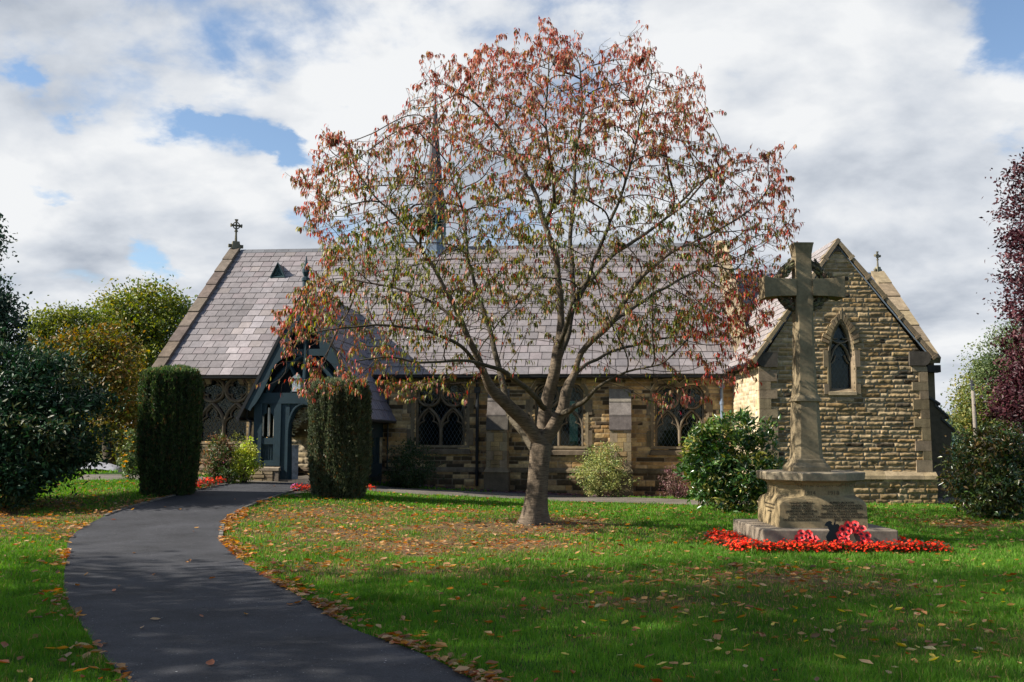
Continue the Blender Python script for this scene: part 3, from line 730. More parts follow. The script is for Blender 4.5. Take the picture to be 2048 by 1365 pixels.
# ================================================================ TRANSEPT
tx0, _ = T(1522, 870); tx1, _ = T(1857, 870); ax, az = T(1673, 478); lx, lz = T(1502, 724); rx, rz = T(1871, 715)
tx1 = T(1852, 760)[0]
rx2 = T(1862, 940)[0]
zpt = T(1700, 951)[1]; ez = T(1600, 733)[1]
print('transept', tx0, tx1, 'apex', ax, az, 'eaves', lx, lz, rx, rz)
wx0, wz0 = T(1664, 778); wx1, _ = T(1704, 778); _, wz1 = T(1684, 647); wcx = (wx0+wx1)/2; wh = (wx1-wx0)/2; wsp = T(1684, 712)[1]
def lancet(e, e2=None, n=8):
    """pointed arch outline e outside the opening"""
    e2 = e if e2 is None else e2
    a = wh+e; top = wz1+e2; pts = [(wcx-a, wz0-e), (wcx+a, wz0-e), (wcx+a, wsp)]
    pts += bez((wcx+a, wsp), (wcx+a*.92, wsp+(top-wsp)*.62), (wcx, top), n)[1:]; pts += bez((wcx, top), (wcx-a*.92, wsp+(top-wsp)*.62), (wcx-a, wsp), n)[1:]
    return pts
slope = (az-lz)/(ax-lx)
out_t = [(tx0, -.3), (rx2+.02, -.3), (rx2, zpt), (tx1, ez), (tx1+.05, rz-.1), (ax, az-.16), (tx0-.05, lz-.1), (tx0, ez)]
tr_wall = stone_wall('transept_wall', TF, tx0, rx2+.05, -.1, az, out_t, [lancet(.05)], church, STONES['trans'], ch=(.10, .135), ln=(.18, .55), res=.018, amp=.026, noise_amp=.042, seed=31, joint=.008, mortar=(.36, .30, .22), soot=.06)
stone_wall('transept_plinth', lambda x, w, z: TF(x, w-.1, z), tx0-.02, T(1872, 1000)[0], -.15, zpt-.06, [(tx0-.02, -.3), (T(1872, 1000)[0], -.3), (T(1870, 960)[0], zpt), (tx0-.02, zpt)], [], church, STONES['trans'], ch=(.12, .15), res=.02, amp=.035, noise_amp=.05, seed=32)
# west face of the transept, lit by the sun
WFc = lambda s, w, z: Vector((tx0+w, YT+s, z))
jy = None
d = ray(1475, 800)
for s in np.linspace(.5, 6, 300):
    p = WFc(s, 0, 1.6); 
    if (p-O).dot(NV) > 0: jy = s; break
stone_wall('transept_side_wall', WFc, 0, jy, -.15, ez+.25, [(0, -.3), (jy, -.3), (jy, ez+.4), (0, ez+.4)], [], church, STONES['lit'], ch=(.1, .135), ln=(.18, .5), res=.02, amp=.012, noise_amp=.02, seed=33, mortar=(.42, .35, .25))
# solid body behind both faces keeps light out
mb = MB(); mb.prism(TF, [(tx0+.03, -.3), (tx1-.0, -.3), (tx1, ez), (tx1, rz-.1), (ax, az-.22), (tx0+.03, lz-.1)], .32, .4, (.05, .05, .05)); 
mb.add([TF(tx0+.04, .05, -.3), TF(tx0+.04, jy+.4, -.3), TF(tx0+.04, jy+.4, ez+.2), TF(tx0+.04, .05, ez+.2)], [(0, 1, 2, 3)], (.05, .05, .05))
mb.add([TF(tx1-.02, .01, -.3), TF(tx1-.02, 3.4, -.3), TF(tx1-.02, 3.4, ez+.2), TF(tx1-.02, .01, ez+.2)], [(0, 1, 2, 3)], (.2, .15, .1))
mb.build('transept_core', M_STONE, church)
# quoins
mb = MB(); mq2 = MB(); rg = random.Random(12)
zq = [T(1540, y)[1] for y in (1000,)]
z = zpt+.05; i = 0
while z < ez-.05:
    h = rg.choice([.22, .34, .26]); h = min(h, ez-z); lw = (.42 if i % 2 else .26)
    mb.box(TF, tx0-.035, tx0+lw, -.055, .03, z+.004, z+h-.004, ashc(rg, .95, .2)); 
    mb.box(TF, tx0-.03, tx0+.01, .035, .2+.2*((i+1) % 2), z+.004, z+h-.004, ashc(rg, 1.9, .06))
    f = (z-zpt)/(ez-zpt); xr = rx2*(1-f)+tx1*f
    mq2.box(TF, xr-(.2 if i % 2 else .38), xr+.02, -.055, .03, z+.004, z+h-.004, ashc(rg, .95, .2)); z += h; i += 1
mb.build('quoins', M_ASH, church); mq2.build('quoins', M_ASH, church)
mb = MB(); xe = T(1871, 955)[0]; s = tx0-.1
while s < xe-.05:
    l = min(rg.uniform(.8, 1.3), xe-s)
    if xe-s-l < .3: l = xe-s
    mb.hexa([TF(s, -.17, zpt-.09), TF(s+l-.005, -.17, zpt-.09), TF(s+l-.005, .0, zpt-.09), TF(s, .0, zpt-.09), TF(s, -.15, zpt-.0), TF(s+l-.005, -.15, zpt-.0), TF(s+l-.005, -.02, zpt+.11), TF(s, -.02, zpt+.11)], ashc(rg, 1.05, .15)); s += l
mb.build('string_course', M_ASH, church)
# verge stones
def verge(A, B, name, n, seed, k=1.0, th=.085, w0=-.12, w1=.26):
    (x0, z0), (x1, z1) = A, B; L_ = math.hypot(x1-x0, z1-z0); dx, dz = (x1-x0)/L_, (z1-z0)/L_; nx, nz = (-dz, dx) if x1 > x0 else (dz, -dx)
    rg = random.Random(seed); mb = MB()
    for i in range(n):
        t0, t1 = L_*i/n+.006, L_*(i+1)/n; c = ashc(rg, k, .2)
        q = [(x0+dx*t+nx*h, z0+dz*t+nz*h) for t, h in ((t0, -th), (t1, -th), (t1, 0), (t0, .02))]
        if x1 < x0: q = q[::-1]
        mb.prism(TF, q, w0, w1, c)
        mb.prism(TF, [(x0+dx*t+nx*h, z0+dz*t+nz*h) for t, h in ((t0, -th-.03), (t0+.07, -th-.03), (t0+.07, .03), (t0, .03))][::(1 if x1 > x0 else -1)], w0-.01, w1-.05, c)
    return mb.build(name, M_ASH, church)
verge((lx, lz), (ax, az), 'verge_coping', 6, 3, .9); verge((rx, rz), (ax, az), 'verge_coping', 6, 4, 1.0, w0=-.116, w1=.256)
mb = MB(); nb = .13
mb.bar(TF, [(lx+.12, lz-.02), (ax, az-.2), (rx-.12, rz-.02)], .035, -.07, -.02); mb.build('lead_flashing', M_LEAD, church)
mb = MB(); mb.prism(TF, [(ax-.16, az-.34), (ax+.16, az-.34), (ax, az-.1)], -.05, .1, (.10, .075, .06)); mb.build('apex_stone', M_ASH, church)
# kneelers: rounded brackets
for sg, (pxa, pxb, ya, yb) in ((-1, (1511, 1554, 706, 735)), (1, (1816, 1861, 704, 732))):
    a0, zt_ = T(pxa, ya); b0, zb_ = T(pxb, yb); mb = MB(); r = (zt_-zb_)
    if sg < 0: poly = [(b0, zt_), (b0, zb_), (a0+.2, zb_)]+bez((a0+.2, zb_), (a0+.02, zb_), (a0-.03, zt_))[1:]; poly = poly[::-1]
    else: poly = [(a0, zb_), (b0-.2, zb_)]+bez((b0-.2, zb_), (b0-.02, zb_), (b0+.03, zt_))[1:]+[(a0, zt_)]
    mb.prism(TF, poly, -.09, .2, (.075, .065, .052)); mb.build('kneeler', M_ASH, church)
# transept window
mb = MB(); inn = lancet(0); ou = lancet(.085, .11)
mb.ring(TF, inn, ou, -.045, .2, [ashc(rg, .95, .1) for _ in range(4*len(inn))], w0i=.03)
zj = [wz0+.0, wz0+.42, wz0+.78, wz0+.78+.42]
for i, (za, zb_) in enumerate(((wz0-.14, wz0+.12), (wz0+.12, wz0+.55), (wz0+.55, wz0+.98))):
    e = (.21, .12, .21)[i]
    for sg in (-1, 1):
        a_, b_ = sorted((wcx+sg*(wh+.086), wcx+sg*(wh+e))); mb.box(TF, a_, b_, -.05, .02, za+.005, zb_-.005, ashc(rg, .9, .12))
win = mb.build('window', M_ASH, church)
mb = MB(); mb.hexa([TF(wcx-wh-.1, -.07, wz0-.16), TF(wcx+wh+.1, -.07, wz0-.16), TF(wcx+wh+.1, .02, wz0-.16), TF(wcx-wh-.1, .02, wz0-.16), TF(wcx-wh-.1, -.06, wz0-.08), TF(wcx+wh+.1, -.06, wz0-.08), TF(wcx+wh, .17, wz0+.02), TF(wcx-wh, .17, wz0+.02)], ashc(rg, 1.0)); mb.build('sill', M_ASH, win)
mb = MB(); c = (.24, .195, .13); tzz = T(1684, 687)[1]; tw = .05
for sg in (-1, 1):
    mb.bar(TF, bez((wcx+sg*wh*.95, wsp-.12), (wcx+sg*wh*.75, tzz-.1), (wcx, tzz)), tw, .02, .14, c)
    mb.bar(TF, bez((wcx+sg*wh*.98, tzz+.12), (wcx+sg*wh*.3, tzz-.02), (wcx, tzz+.02)), tw, .02, .14, c)
    mb.bar(TF, bez((wcx+sg*wh*.9, wsp-.2), (wcx+sg*wh*.55, wsp-.12), (wcx+sg*wh*.45, wsp+.02)), tw*.7, .05, .13, c)
    mb.bar(TF, arc(wcx+sg*wh*.48, tzz+.24, wh*.5, 90+sg*-60 if sg > 0 else 150, 90+sg*-60-sg*150 if sg > 0 else 300, 10), tw*.8, .04, .13, c)
mb.bar(TF, arc(wcx, tzz+.45, wh*.46, -40, 220, 14), tw*.8, .04, .13, c)
mb.build('tracery', M_ASH, win)
mb = MB(); mb.add([TF(wcx-wh, .16, wz0), TF(wcx+wh, .16, wz0), TF(wcx+wh, .16, wz1), TF(wcx-wh, .16, wz1)], [(0, 1, 2, 3)]); mb.build('glass', M_GLASS, win)
lattice(TF, wcx-wh, wcx+wh, wz0, wz1, .1, .17, .145, win, inside=lambda x, z: bool(in_poly(np.array([x]), np.array([z]), lancet(.02))[0]))
# relieving arch of rough voussoirs
mb = MB(); n = 23
for i in range(n):
    t = (i+.5)/n
    if t < .12 or t > .88: continue
    for dt in (0,):
        pa = lancet(.10, .125, 16); ro = rg.uniform(.24, .33); pb = lancet(ro, ro+.03, 16); arch_a = pa[2:]; arch_b = pb[2:]
        def at(A, t): k = t*(len(A)-1); j = min(int(k), len(A)-2); f = k-j; return (A[j][0]*(1-f)+A[j+1][0]*f, A[j][1]*(1-f)+A[j+1][1]*f)
        w_ = .40/n; q = [at(arch_a, max(0, t-w_)), at(arch_b, max(0, t-w_)), at(arch_b, min(1, t+w_)), at(arch_a, min(1, t+w_))]
        mb.prism(TF, q[::-1], -.06-rg.uniform(0, .03), .02, ashc(rg, .85, .35, (.27, .205, .12)))
mb.build('relieving_arch', M_STONE, church) if 0 else mb.build('relieving_arch', M_ASH, church)

# transept roof: west slope runs back to the valley
mb = MB(); dzs = (az-lz); dxs = ax-lx; Lt = math.hypot(dzs, dxs)
TRF = lambda s, t, h: Vector((lx+dxs*t/Lt-dzs/Lt*h, YT-.02+s, lz+dzs*t/Lt+dxs/Lt*h))
slates(mb, TRF, lambda t: .05, lambda t: 8, Lt-.02, 17, .36, 14, base=(.225, .20, .195), var=.08)
solid(mb, [TRF(0, 0, -.03), TRF(8, 0, -.03), TRF(8, Lt, -.03), TRF(0, Lt, -.03)])
TR2 = lambda s, t, h: Vector((rx-(rx-ax)*t/Lt+h*.6, YT-.02+s, rz+(az-rz)*t/Lt+h*.6))
solid(mb, [TR2(0, 0, 0), TR2(6, 0, 0), TR2(6, Lt, 0), TR2(0, Lt, 0)], (.16, .14, .15))
mb.build('transept_roof', M_SLATE, church)
mb = MB(); mb.tube([TF(lx-.06, -.05, lz-.05), TF(lx-.06, 3.2, lz-.05)], .06, 8); mb.build('gutter', M_IRON, church)

# ================================================================ CHANCEL
wch = max(.4, wC); Lc, CF = roof_frame(wch-.25, zCe, wr, zC, NF)
mb = MB(); slates(mb, CF, lambda t: uR, lambda t: uC-.2, Lc-.05, 13, .34, 24, base=(.085, .095, .125), var=.1)
solid(mb, [CF(uR, 0, -.02), CF(uC, 0, -.02), CF(uC, Lc, -.02), CF(uR, Lc, -.02)])
solid(mb, [NF(uR, wr, zC), NF(uC, wr, zC), NF(uC, 2*wr-wch, zCe), NF(uR, 2*wr-wch, zCe)])
mb.build('chancel_roof', M_SLATE, church)
mb = MB(); mb.tube([NF(uR, wr, zC+.02), NF(uC, wr, zC+.02)], .06, 6); mb.build('chancel_ridge', M_LEAD, church)
mb = MB(); mb.prism(GF(uC-.3), [(wch, -.3), (2*wr-wch, -.3), (2*wr-wch, zCe), (wr, zC-.05), (wch, zCe)], 0, .3, ashc(rg, .8))
mb.box(NF, uR, uC-.3, wch, wch+.2, -.3, zCe-.0, ashc(rg, .5)); mb.build('chancel_wall', M_STONE, church)
coping(NF, uC-.34, ((wch-.3, zCe-.05), (wr, zC+.02)), .42, .1, 'gable_coping', church, 6, .85, 9)
coping(NF, uC-.34, ((2*wr-wch+.3, zCe-.05), (wr, zC+.02)), .42, .1, 'gable_coping', church, 6, 1.2, 10)
cross_finial(lambda s, w, z: NF(uC-.1+(w-wr)*.8+(s)*.5, wr+(w-wr)*.6-s*.8, z), 0, wr, zC+.12, .66, 'gable_cross', church, 1.3)
# lead valley between the transept roof and the chancel roof
a = P(1548, 592, YT+4.3); 
def valley(pa, pb, Ya, Yb, r, name, m_): mb = MB(); mb.tube([P(*pa, Ya), P(*pb, Yb)], r, 6); return mb.build(name, m_, church)
# south-east buttress, seen from the side, its weatherings stepping down towards the east
def se_buttress():
    mb = MB(); w0, w1 = wch-.02, wch+.62
    pts = [(1853, 790), (1878, 808), (1873, 810), (1896, 835), (1886, 838), (1908, 861), (1903, 864), (1906, 938), (1914, 945), (1916, 978)]
    poly = [(uC-.35, -.2)]
    q = [W(*p, w0) for p in pts]; poly = [(uC-.4, -.2)]+[(q[-1][0], -.2)]+q[::-1]+[(uC-.4, q[0][1])]
    mb.prism(NF, poly[::-1] if False else poly, w0, w1, (.12, .095, .065)); b = mb.build('buttress', M_STONE, church)
    mb = MB()
    for (A, B) in ((pts[0], pts[1]), (pts[2], pts[3]), (pts[4], pts[5])):
        a_, b_ = W(*A, w0), W(*B, w0); mb.prism(NF, [(a_[0]-.05, a_[1]-.03), (b_[0]+.03, b_[1]-.05), (b_[0]+.03, b_[1]+.02), (a_[0]-.05, a_[1]+.05)], w0-.04, w1+.03, (.085, .08, .075))
    mb.build('weathering', M_ASH, b)
    mb = MB(); a_ = W(1850, 943, w0); c_ = W(1915, 943, w0); mb.hexa([NF(uC-.6, w0-.1, a_[1]-.12), NF(c_[0], w0-.1, a_[1]-.12), NF(c_[0], w1+.05, a_[1]-.12), NF(uC-.6, w1+.05, a_[1]-.12), NF(uC-.6, w0-.01, a_[1]), NF(c_[0]-.1, w0-.01, a_[1]), NF(c_[0]-.1, w1, a_[1]), NF(uC-.6, w1, a_[1])], (.13, .1, .075)); mb.build('string_course', M_ASH, b)
    mb = MB(); k0 = W(1864, 733, w0); mb.box(NF, uC-.25, uC+.1, wch-.25, wch+.1, zCe-.34, zCe-.14, (.05, .045, .04)); mb.build('kneeler', M_ASH, church)
se_buttress()
sp_ = thing('stone_step', 'low plain stone step beside the east corner buttress', 'step', G(1890, 992)); mb = MB()
g_ = G(1875, 995); g2_ = G(1900, 995)
BX = lambda x, y, z: Vector((x, y, z))
mb.box(BX, g_.x, g2_.x, g_.y, g_.y+.5, g_.z-.1, g_.z+.27, (.13, .11, .09)); mb.build('step_block', M_ASH, sp_, bevel=.02)

# ================================================================ SPIRELET
def spirelet():
    Yc = (NF(8.5, wr, 0)).y
    cx, cz = 866, 500
    base = P(866, 500, Yc); sc = Yc/FPX
    uu = (base-O).dot(U); 
    def R8(r, z, n=8, rot=math.pi/8): return [NF(uu+r*math.cos(2*math.pi*k/n+rot), wr+r*math.sin(2*math.pi*k/n+rot), z) for k in range(n)]
    def zpx(y): return W(866, y, wr)[1]
    mb = MB(); mb.loft([R8(.78, zpx(535)), R8(.5, zpx(505)), R8(.42, zpx(470))], (.045, .048, .058)); b = mb.build('spirelet', M_LEAD, church)
    mb = MB()
    for k in range(8):
        p = R8(.40, 0)[k]; mb.tube([(p.x, p.y, zpx(470)), (p.x, p.y, zpx(432))], .045, 5)
    mb.loft([R8(.44, zpx(470)), R8(.44, zpx(465))]); mb.loft([R8(.46, zpx(436)), R8(.46, zpx(431))])
    for q in range(5): mb.loft([R8(.36, zpx(463-q*6)), R8(.30, zpx(461-q*6))])
    mb.build('louvres', mat('teal_louvre', (.06, .15, .15), .6, .3), b)
    mb = MB(); mb.loft([R8(.66, zpx(433)), R8(.42, zpx(410)), R8(.32, zpx(375)), R8(.2, zpx(309)), R8(.075, zpx(235)), R8(.02, zpx(188))], (.03, .028, .034)); mb.build('spire', M_SLATE, b)
    mb = MB(); mb.tube([NF(uu, wr, zpx(190)), NF(uu, wr, zpx(152))], [.018, .01], 5); mb.tube([NF(uu-.07, wr, zpx(166)), NF(uu+.07, wr, zpx(161))], .02, 5)
    mb.tube([NF(uu+.06*math.cos(t), wr, zpx(168)+.08*math.sin(t)) for t in [i*math.pi/5 for i in range(11)]], .012, 4); mb.build('weathervane', M_IRON, b)
spirelet()
# ================================================================ PORCH
WPF = -3.3
def PW(px, py, w=WPF): return W(px, py, w)
def porch():
    ua, za = PW(613, 575); ul, zl = PW(489, 815); cu = ua; hw = ua-ul; zg = PW(530, 963)[1]
    ur = ua+hw
    Fp = lambda s, w, z: NF(s, w, z)
    L_ = math.hypot(hw, za-zl); 
    # bargeboards with a cusped lower edge
    def board(sg):
        dx, dz = -sg*hw/L_*-1, 0
        ax_, az_ = cu, za; ex, ez_ = cu+sg*hw, zl
        tx, tz = (ex-ax_)/L_, (ez_-az_)/L_; nx, nz = (-sg*abs(tz), -abs(tx))   # inward normal
        top = [(ax_, az_), (ex, ez_)]; low = []
        n = 36
        for i in range(n+1):
            t = i/n; d = .24
            k = t*3 % 1; d += .07*(4*k*(1-k)) if t < .97 else 0
            if .40 < t < .60: d += .10*math.sin((t-.40)/.2*math.pi)
            x = ax_+tx*L_*t+nx*d*.9; z = az_+tz*L_*t+nz*d*.9
            if sg*(x-cu) < 0: x = cu
            low.append((x, z))
        poly = top+low[::-1]
        if sg > 0: poly = poly[::-1]
        return poly
    mb = MB()
    for sg in (-1, 1): mb.prism(Fp, board(sg), WPF-.1, WPF-.04)
    root = mb.build('porch', M_WOOD, church)
    # timber gable behind: boarding, collar, curved braces, tie beam
    mb = MB(); zt = PW(540, 806)[1]; ztop = PW(540, 786)[1]
    inner = .22
    x0, x1 = PW(505, 860)[0], 2*cu-PW(505, 860)[0]
    mb.box(Fp, x0-.05, x1+.05, WPF, WPF+.16, zt-.02, ztop, )
    zc = PW(613, 705)[1]; wc = hw*(za-zc)/(za-zl)-.1
    mb.box(Fp, cu-wc, cu+wc, WPF+.02, WPF+.14, zc-.09, zc+.09)
    for sg in (-1, 1):
        mb.bar(Fp, bez((cu+sg*(wc+.25), ztop+.02), (cu+sg*.55, ztop+.75), (cu, zc-.05), 12), .17, WPF+.02, WPF+.14)
        mb.bar(Fp, bez((cu+sg*wc*.9, zc), (cu+sg*.45, zc+.5), (cu, za-.5), 12), .15, WPF+.02, WPF+.14)
        mb.bar(Fp, [(cu+sg*hw*.95, zl+.0), (cu, za-.15)], .18, WPF-.02, WPF+.14)
        mb.bar(Fp, bez((cu+sg*.36, ztop), (cu+sg*.1, ztop+.35), (cu+sg*.5, ztop+.8), 10), .1, WPF+.03, WPF+.13)
    mb.bar(Fp, [(cu, ztop), (cu, za-.1)], .16, WPF, WPF+.14)
    # boarding panel set back
    mb.build('gable_timbers', M_WOOD, root)
    mb = MB()
    n = 22; bx0 = x0-.0; bx1 = x1
    for i in range(n):
        a_ = bx0+(bx1-bx0)*i/n; b_ = bx0+(bx1-bx0)*(i+1)/n-.008; m_ = (a_+b_)/2; zz = za-.15-(za-zl)*abs(m_-cu)/hw
        if zz > ztop: mb.box(Fp, a_, b_, WPF+.2, WPF+.22, ztop, zz)
    mb.build('gable_boarding', mat('dark_boarding', (.008, .012, .016), .7, .2), root)
    # front wall: posts, side panels each with a small window above a square panel, arched opening
    zs0 = PW(530, 932)[1]          # top of stone base
    ox0, ox1 = PW(574, 900)[0], 2*cu-PW(574, 900)[0]
    wz_t, wz_b = PW(535, 806)[1], PW(535, 873)[1]
    for sg in (-1, 1):
        m_ = (lambda x: x) if sg < 0 else (lambda x: 2*cu-x)
        mb = MB()
        def bx(a_, b_, w0, w1, z0, z1):
            p, q = sorted((m_(a_), m_(b_))); mb.box(Fp, p, q, w0, w1, z0, z1)
        pA, pB = PW(506, 900)[0], PW(522, 900)[0]; pC, pD = PW(546, 900)[0], PW(560, 900)[0]
        bx(pA, pB, WPF, WPF+.14, zs0, zt); bx(pC, pD, WPF, WPF+.14, zs0, zt)
        bx(pB, pC, WPF+.02, WPF+.12, PW(530, 889)[1], PW(530, 876)[1]); bx(pB, pC, WPF+.02, WPF+.12, zs0, PW(530, 921)[1])
        bx(pB, pC, WPF+.06, WPF+.09, PW(530, 921)[1], PW(530, 889)[1])
        for i in range(1, 5): xx = pB+(pC-pB)*i/5; bx(xx-.006, xx+.006, WPF+.05, WPF+.06, PW(530, 920)[1], PW(530, 890)[1])
        # window head: solid board with a cusped ogee opening
        wl, wr_, wm = pB, pC, (pB+pC)/2; ww = (pC-pB)/2-.02
        zb_ = PW(530, 873)[1]; zz = PW(530, 836)[1]; ztp = PW(530, 808)[1]
        op = [(wm-ww, zz), (wm-ww*.75, zz+.1), (wm-ww*.35, zz+.13), (wm-ww*.42, zz+.22), (wm-ww*.25, zz+.33), (wm, ztp)]
        left = [(wl, zz)]+op+[(wl, ztp)]; right = [(2*wm-x, z) for x, z in left]
        for poly in (left, right):
            pp = [(m_(x), z) for x, z in poly]; ar = sum(pp[i][0]*pp[(i+1) % len(pp)][1]-pp[(i+1) % len(pp)][0]*pp[i][1] for i in range(len(pp)))
            mb.prism(Fp, pp if ar > 0 else pp[::-1], WPF+.04, WPF+.1)
        bx(wl, wr_, WPF+.04, WPF+.1, ztp, zt)
        # chamfered posts framing the opening
        pE = PW(575, 900)[0]
        bx(pD, pE+.02, WPF+.03, WPF+.16, zg-.1, zt)
        pan = mb.build('front_panel', M_WOOD, root)
        mb = MB(); cw = (.62, .57, .48)
        mb.bar(Fp, [(m_(wm), zb_), (m_(wm), ztp-.1)], .07, WPF+.05, WPF+.11, cw)
        mb.bar(Fp, [(m_(wl+.015), zb_), (m_(wl+.015), zz+.05)], .03, WPF+.03, WPF+.1, cw); mb.bar(Fp, [(m_(wr_-.015), zb_), (m_(wr_-.015), zz+.05)], .03, WPF+.03, WPF+.1, cw)
        mb.build('window_frame', M_PLAIN, pan)
        mb = MB(); mb.add([Fp(m_(wl), WPF+.09, zb_), Fp(m_(wr_), WPF+.09, zb_), Fp(m_(wr_), WPF+.09, ztp), Fp(m_(wl), WPF+.09, ztp)], [(0, 1, 2, 3)]); mb.build('glass', M_GLASS, pan)
    # arch: pointed-round opening, spandrel boards
    ow = (ox1-ox0)/2; zsp = PW(590, 862)[1]; zat = zt-.02
    arch = [(cu-ow, zsp)]+bez((cu-ow, zsp), (cu-ow*.9, zat-.05), (cu, zat), 14)[1:]+bez((cu, zat), (cu+ow*.9, zat-.05), (cu+ow, zsp), 14)[1:]
    out = [(cu-ow-.1, zsp)]+[(cu-ow-.1, zt+.02) if i < 9 else (x, zt+.02) for i, (x, z) in enumerate(arch[1:15])]+[(x, zt+.02) if i < 5 else (cu+ow+.1, zt+.02) for i, (x, z) in enumerate(arch[15:-1])]+[(cu+ow+.1, zsp)]
    mb = MB(); mb.ring(Fp, arch, out, WPF+.05, WPF+.12, closed=False); mb.bar(Fp, [(cu-ow, zg)]+arch+[(cu+ow, zg)], .1, WPF+.0, WPF+.14)
    mb.bar(Fp, [(cu-ow+.06, zg)]+[(cu+(x-cu)*.93, zsp+(z-zsp)*.93) for x, z in arch]+[(cu+ow-.06, zg)], .05, WPF+.1, WPF+.2)
    mb.build('arch', M_WOOD, root)
    # stone base blocks
    for sg in (-1, 1):
        m_ = (lambda x: x) if sg < 0 else (lambda x: 2*cu-x)
        a_, b_ = sorted((m_(PW(490, 950)[0]), m_(PW(561, 950)[0]))); rg = random.Random(4)
        mb = MB(); mb.box(Fp, a_+.02, b_-.02, WPF-.1, WPF+.4, zg-.2, zs0-.13, (.10, .085, .065))
        mb.hexa([Fp(a_, WPF-.14, zs0-.13), Fp(b_, WPF-.14, zs0-.13), Fp(b_, WPF+.4, zs0-.13), Fp(a_, WPF+.4, zs0-.13), Fp(a_, WPF-.14, zs0-.05), Fp(b_, WPF-.14, zs0-.05), Fp(b_-.02, WPF+.3, zs0+.01), Fp(a_+.02, WPF+.3, zs0+.01)], (.27, .22, .16))
        n = 3; hh = (zs0-.14-zg)/n
        q0 = a_+.26; q1 = b_-.16
        for i in range(n):
            for j in range(2):
                s0 = q0+(q1-q0)*j/2+(.05 if i % 2 else 0)*j; s1 = q0+(q1-q0)*(j+1)/2+(.05 if i % 2 and j == 0 else 0)
                mb.box(Fp, s0+.006, s1-.006, WPF-.125-rg.uniform(0, .03), WPF-.09, zg+hh*i+.006, zg+hh*(i+1)-.006, ashc(rg, 1.1, .2))
        mb.box(Fp, a_+.01, q0-.01, WPF-.115, WPF-.09, zg, zs0-.13, (.17, .14, .11)); mb.box(Fp, q1+.01, b_-.01, WPF-.115, WPF-.09, zg, zs0-.13, (.17, .14, .11))
        mb.build('stone_base', M_ASH, root, bevel=.008)
    # side walls
    for sg in (-1, 1):
        xx = x0 if sg < 0 else x1
        a_, b_ = sorted((xx, xx-sg*.1)); mb = MB(); 
        if True:
            mb.box(Fp, a_, b_, WPF+.14, 0, zg-.2, zs0); mb.box(Fp, a_, b_, WPF+.14, 0, zs0+.75, zt+.3)
            for i in range(6): w_ = WPF+.14+(-WPF-.14)*i/6; mb.box(Fp, a_-.01, b_+.01, w_, w_+.1, zs0, zs0+.8)
        mb.build('side_wall', M_WOOD, root)
    # roof slopes
    for sg in (-1, 1):
        slp = (za-zl)/hw; ex, ez_ = cu+sg*(hw+.14), zl-.14*slp
        L2 = math.hypot(cu-ex, za-ez_)
        wback = wr*.9
        RFp = lambda s, t, h: NF(ex+(cu-ex)*t/L2+sg*(za-ez_)/L2*h, WPF-.12+s, ez_+(za-ez_)*t/L2+abs(cu-ex)/L2*h)
        mb = MB()
        slates(mb, RFp, lambda t: 0, lambda t: 3.5+t*.9, L2-.02, 13, .3, 30+sg, base=(.13, .12, .15), var=.12)
        solid(mb, [RFp(0, 0, -.02), RFp(3.6, 0, -.02), RFp(3.6+L2*.9, L2, -.02), RFp(0, L2, -.02)]); mb.build('roof', M_SLATE, root)
        mb = MB(); mb.add([RFp(0, 0, .03), RFp(0, L2, .03), RFp(0, L2, -.05), RFp(0, 0, -.05)], [(0, 1, 2, 3)], (.03, .03, .03)); mb.tube([RFp(0, -.04, -.03), RFp(3.3, -.04, -.03)], .05, 7); mb.build('gutter', M_IRON, root)
    # finial
    mb = MB()
    def S4(r, z): return [NF(cu+r*math.cos(k*math.pi/4+.39), WPF-.07+r*math.sin(k*math.pi/4+.39), z) for k in range(8)]
    zz = lambda y: PW(613, y)[1]
    mb.loft([S4(.085, zz(640)), S4(.085, zz(565)), S4(.11, zz(563)), S4(.11, zz(557)), S4(.05, zz(555)), S4(.1, zz(546)), S4(.1, zz(540)), S4(.055, zz(534)), S4(.008, zz(513))]); mb.build('finial', M_WOOD, root)
    # left rain pipe of the porch
    mb = MB(); a_, z_ = PW(491, 828); b_, z2 = PW(503, 848)
    mb.tube([NF(a_, WPF+.1, z_+.1), NF(a_, WPF+.1, z_-.1), NF(a_+.12, WPF+.05, z_-.2), NF(b_-.02, WPF, z2-.0), NF(b_-.03, WPF-.02, z2-.12), NF(b_-.06, WPF-.02, zs0+.1), NF(b_-.2, WPF-.08, zs0-.02), NF(b_-.24, WPF-.12, zg)], .035, 7); mb.build('downpipe', M_IRON, root)
    mb = MB(); mb.box(Fp, x0, x1, WPF-.05, .0, zg-.2, zg+.05, (.14, .12, .1)); mb.build('floor', M_ASH, root)
    # inner stone walls, doorway arch seen in the opening
    stone_wall('inner_wall', lambda s, w, z: NF(s, w-.05, z), x0, x1, zg-.1, zt, [(x0, zg-.2), (x1, zg-.2), (x1, zt), (x0, zt)], [[(cu-.2, 0), (cu+1.0, 0), (cu+1.0, zt-.3), (cu-.2, zt-.3)]], root, STONES['lit'], ch=(.14, .2), res=.03, seed=51)  # paler stone palette stands in for sunlight inside the porch
    mb = MB(); mb.box(NF, cu-.2, cu+1.0, .1, .15, zg, zt-.2, (.06, .035, .02))
    for i in range(6): mb.box(NF, cu-.2+.2*i+.005, cu-.2+.2*(i+1)-.005, .07, .1, zg, zt-.3, (.07, .04, .02))
    mb.build('inner_door', M_PLAIN, root)
    return cu, x0, x1, zg, zt, ow, zsp, zat
cu, px0, px1, pzg, pzt, pow_, pzsp, pzat = porch()

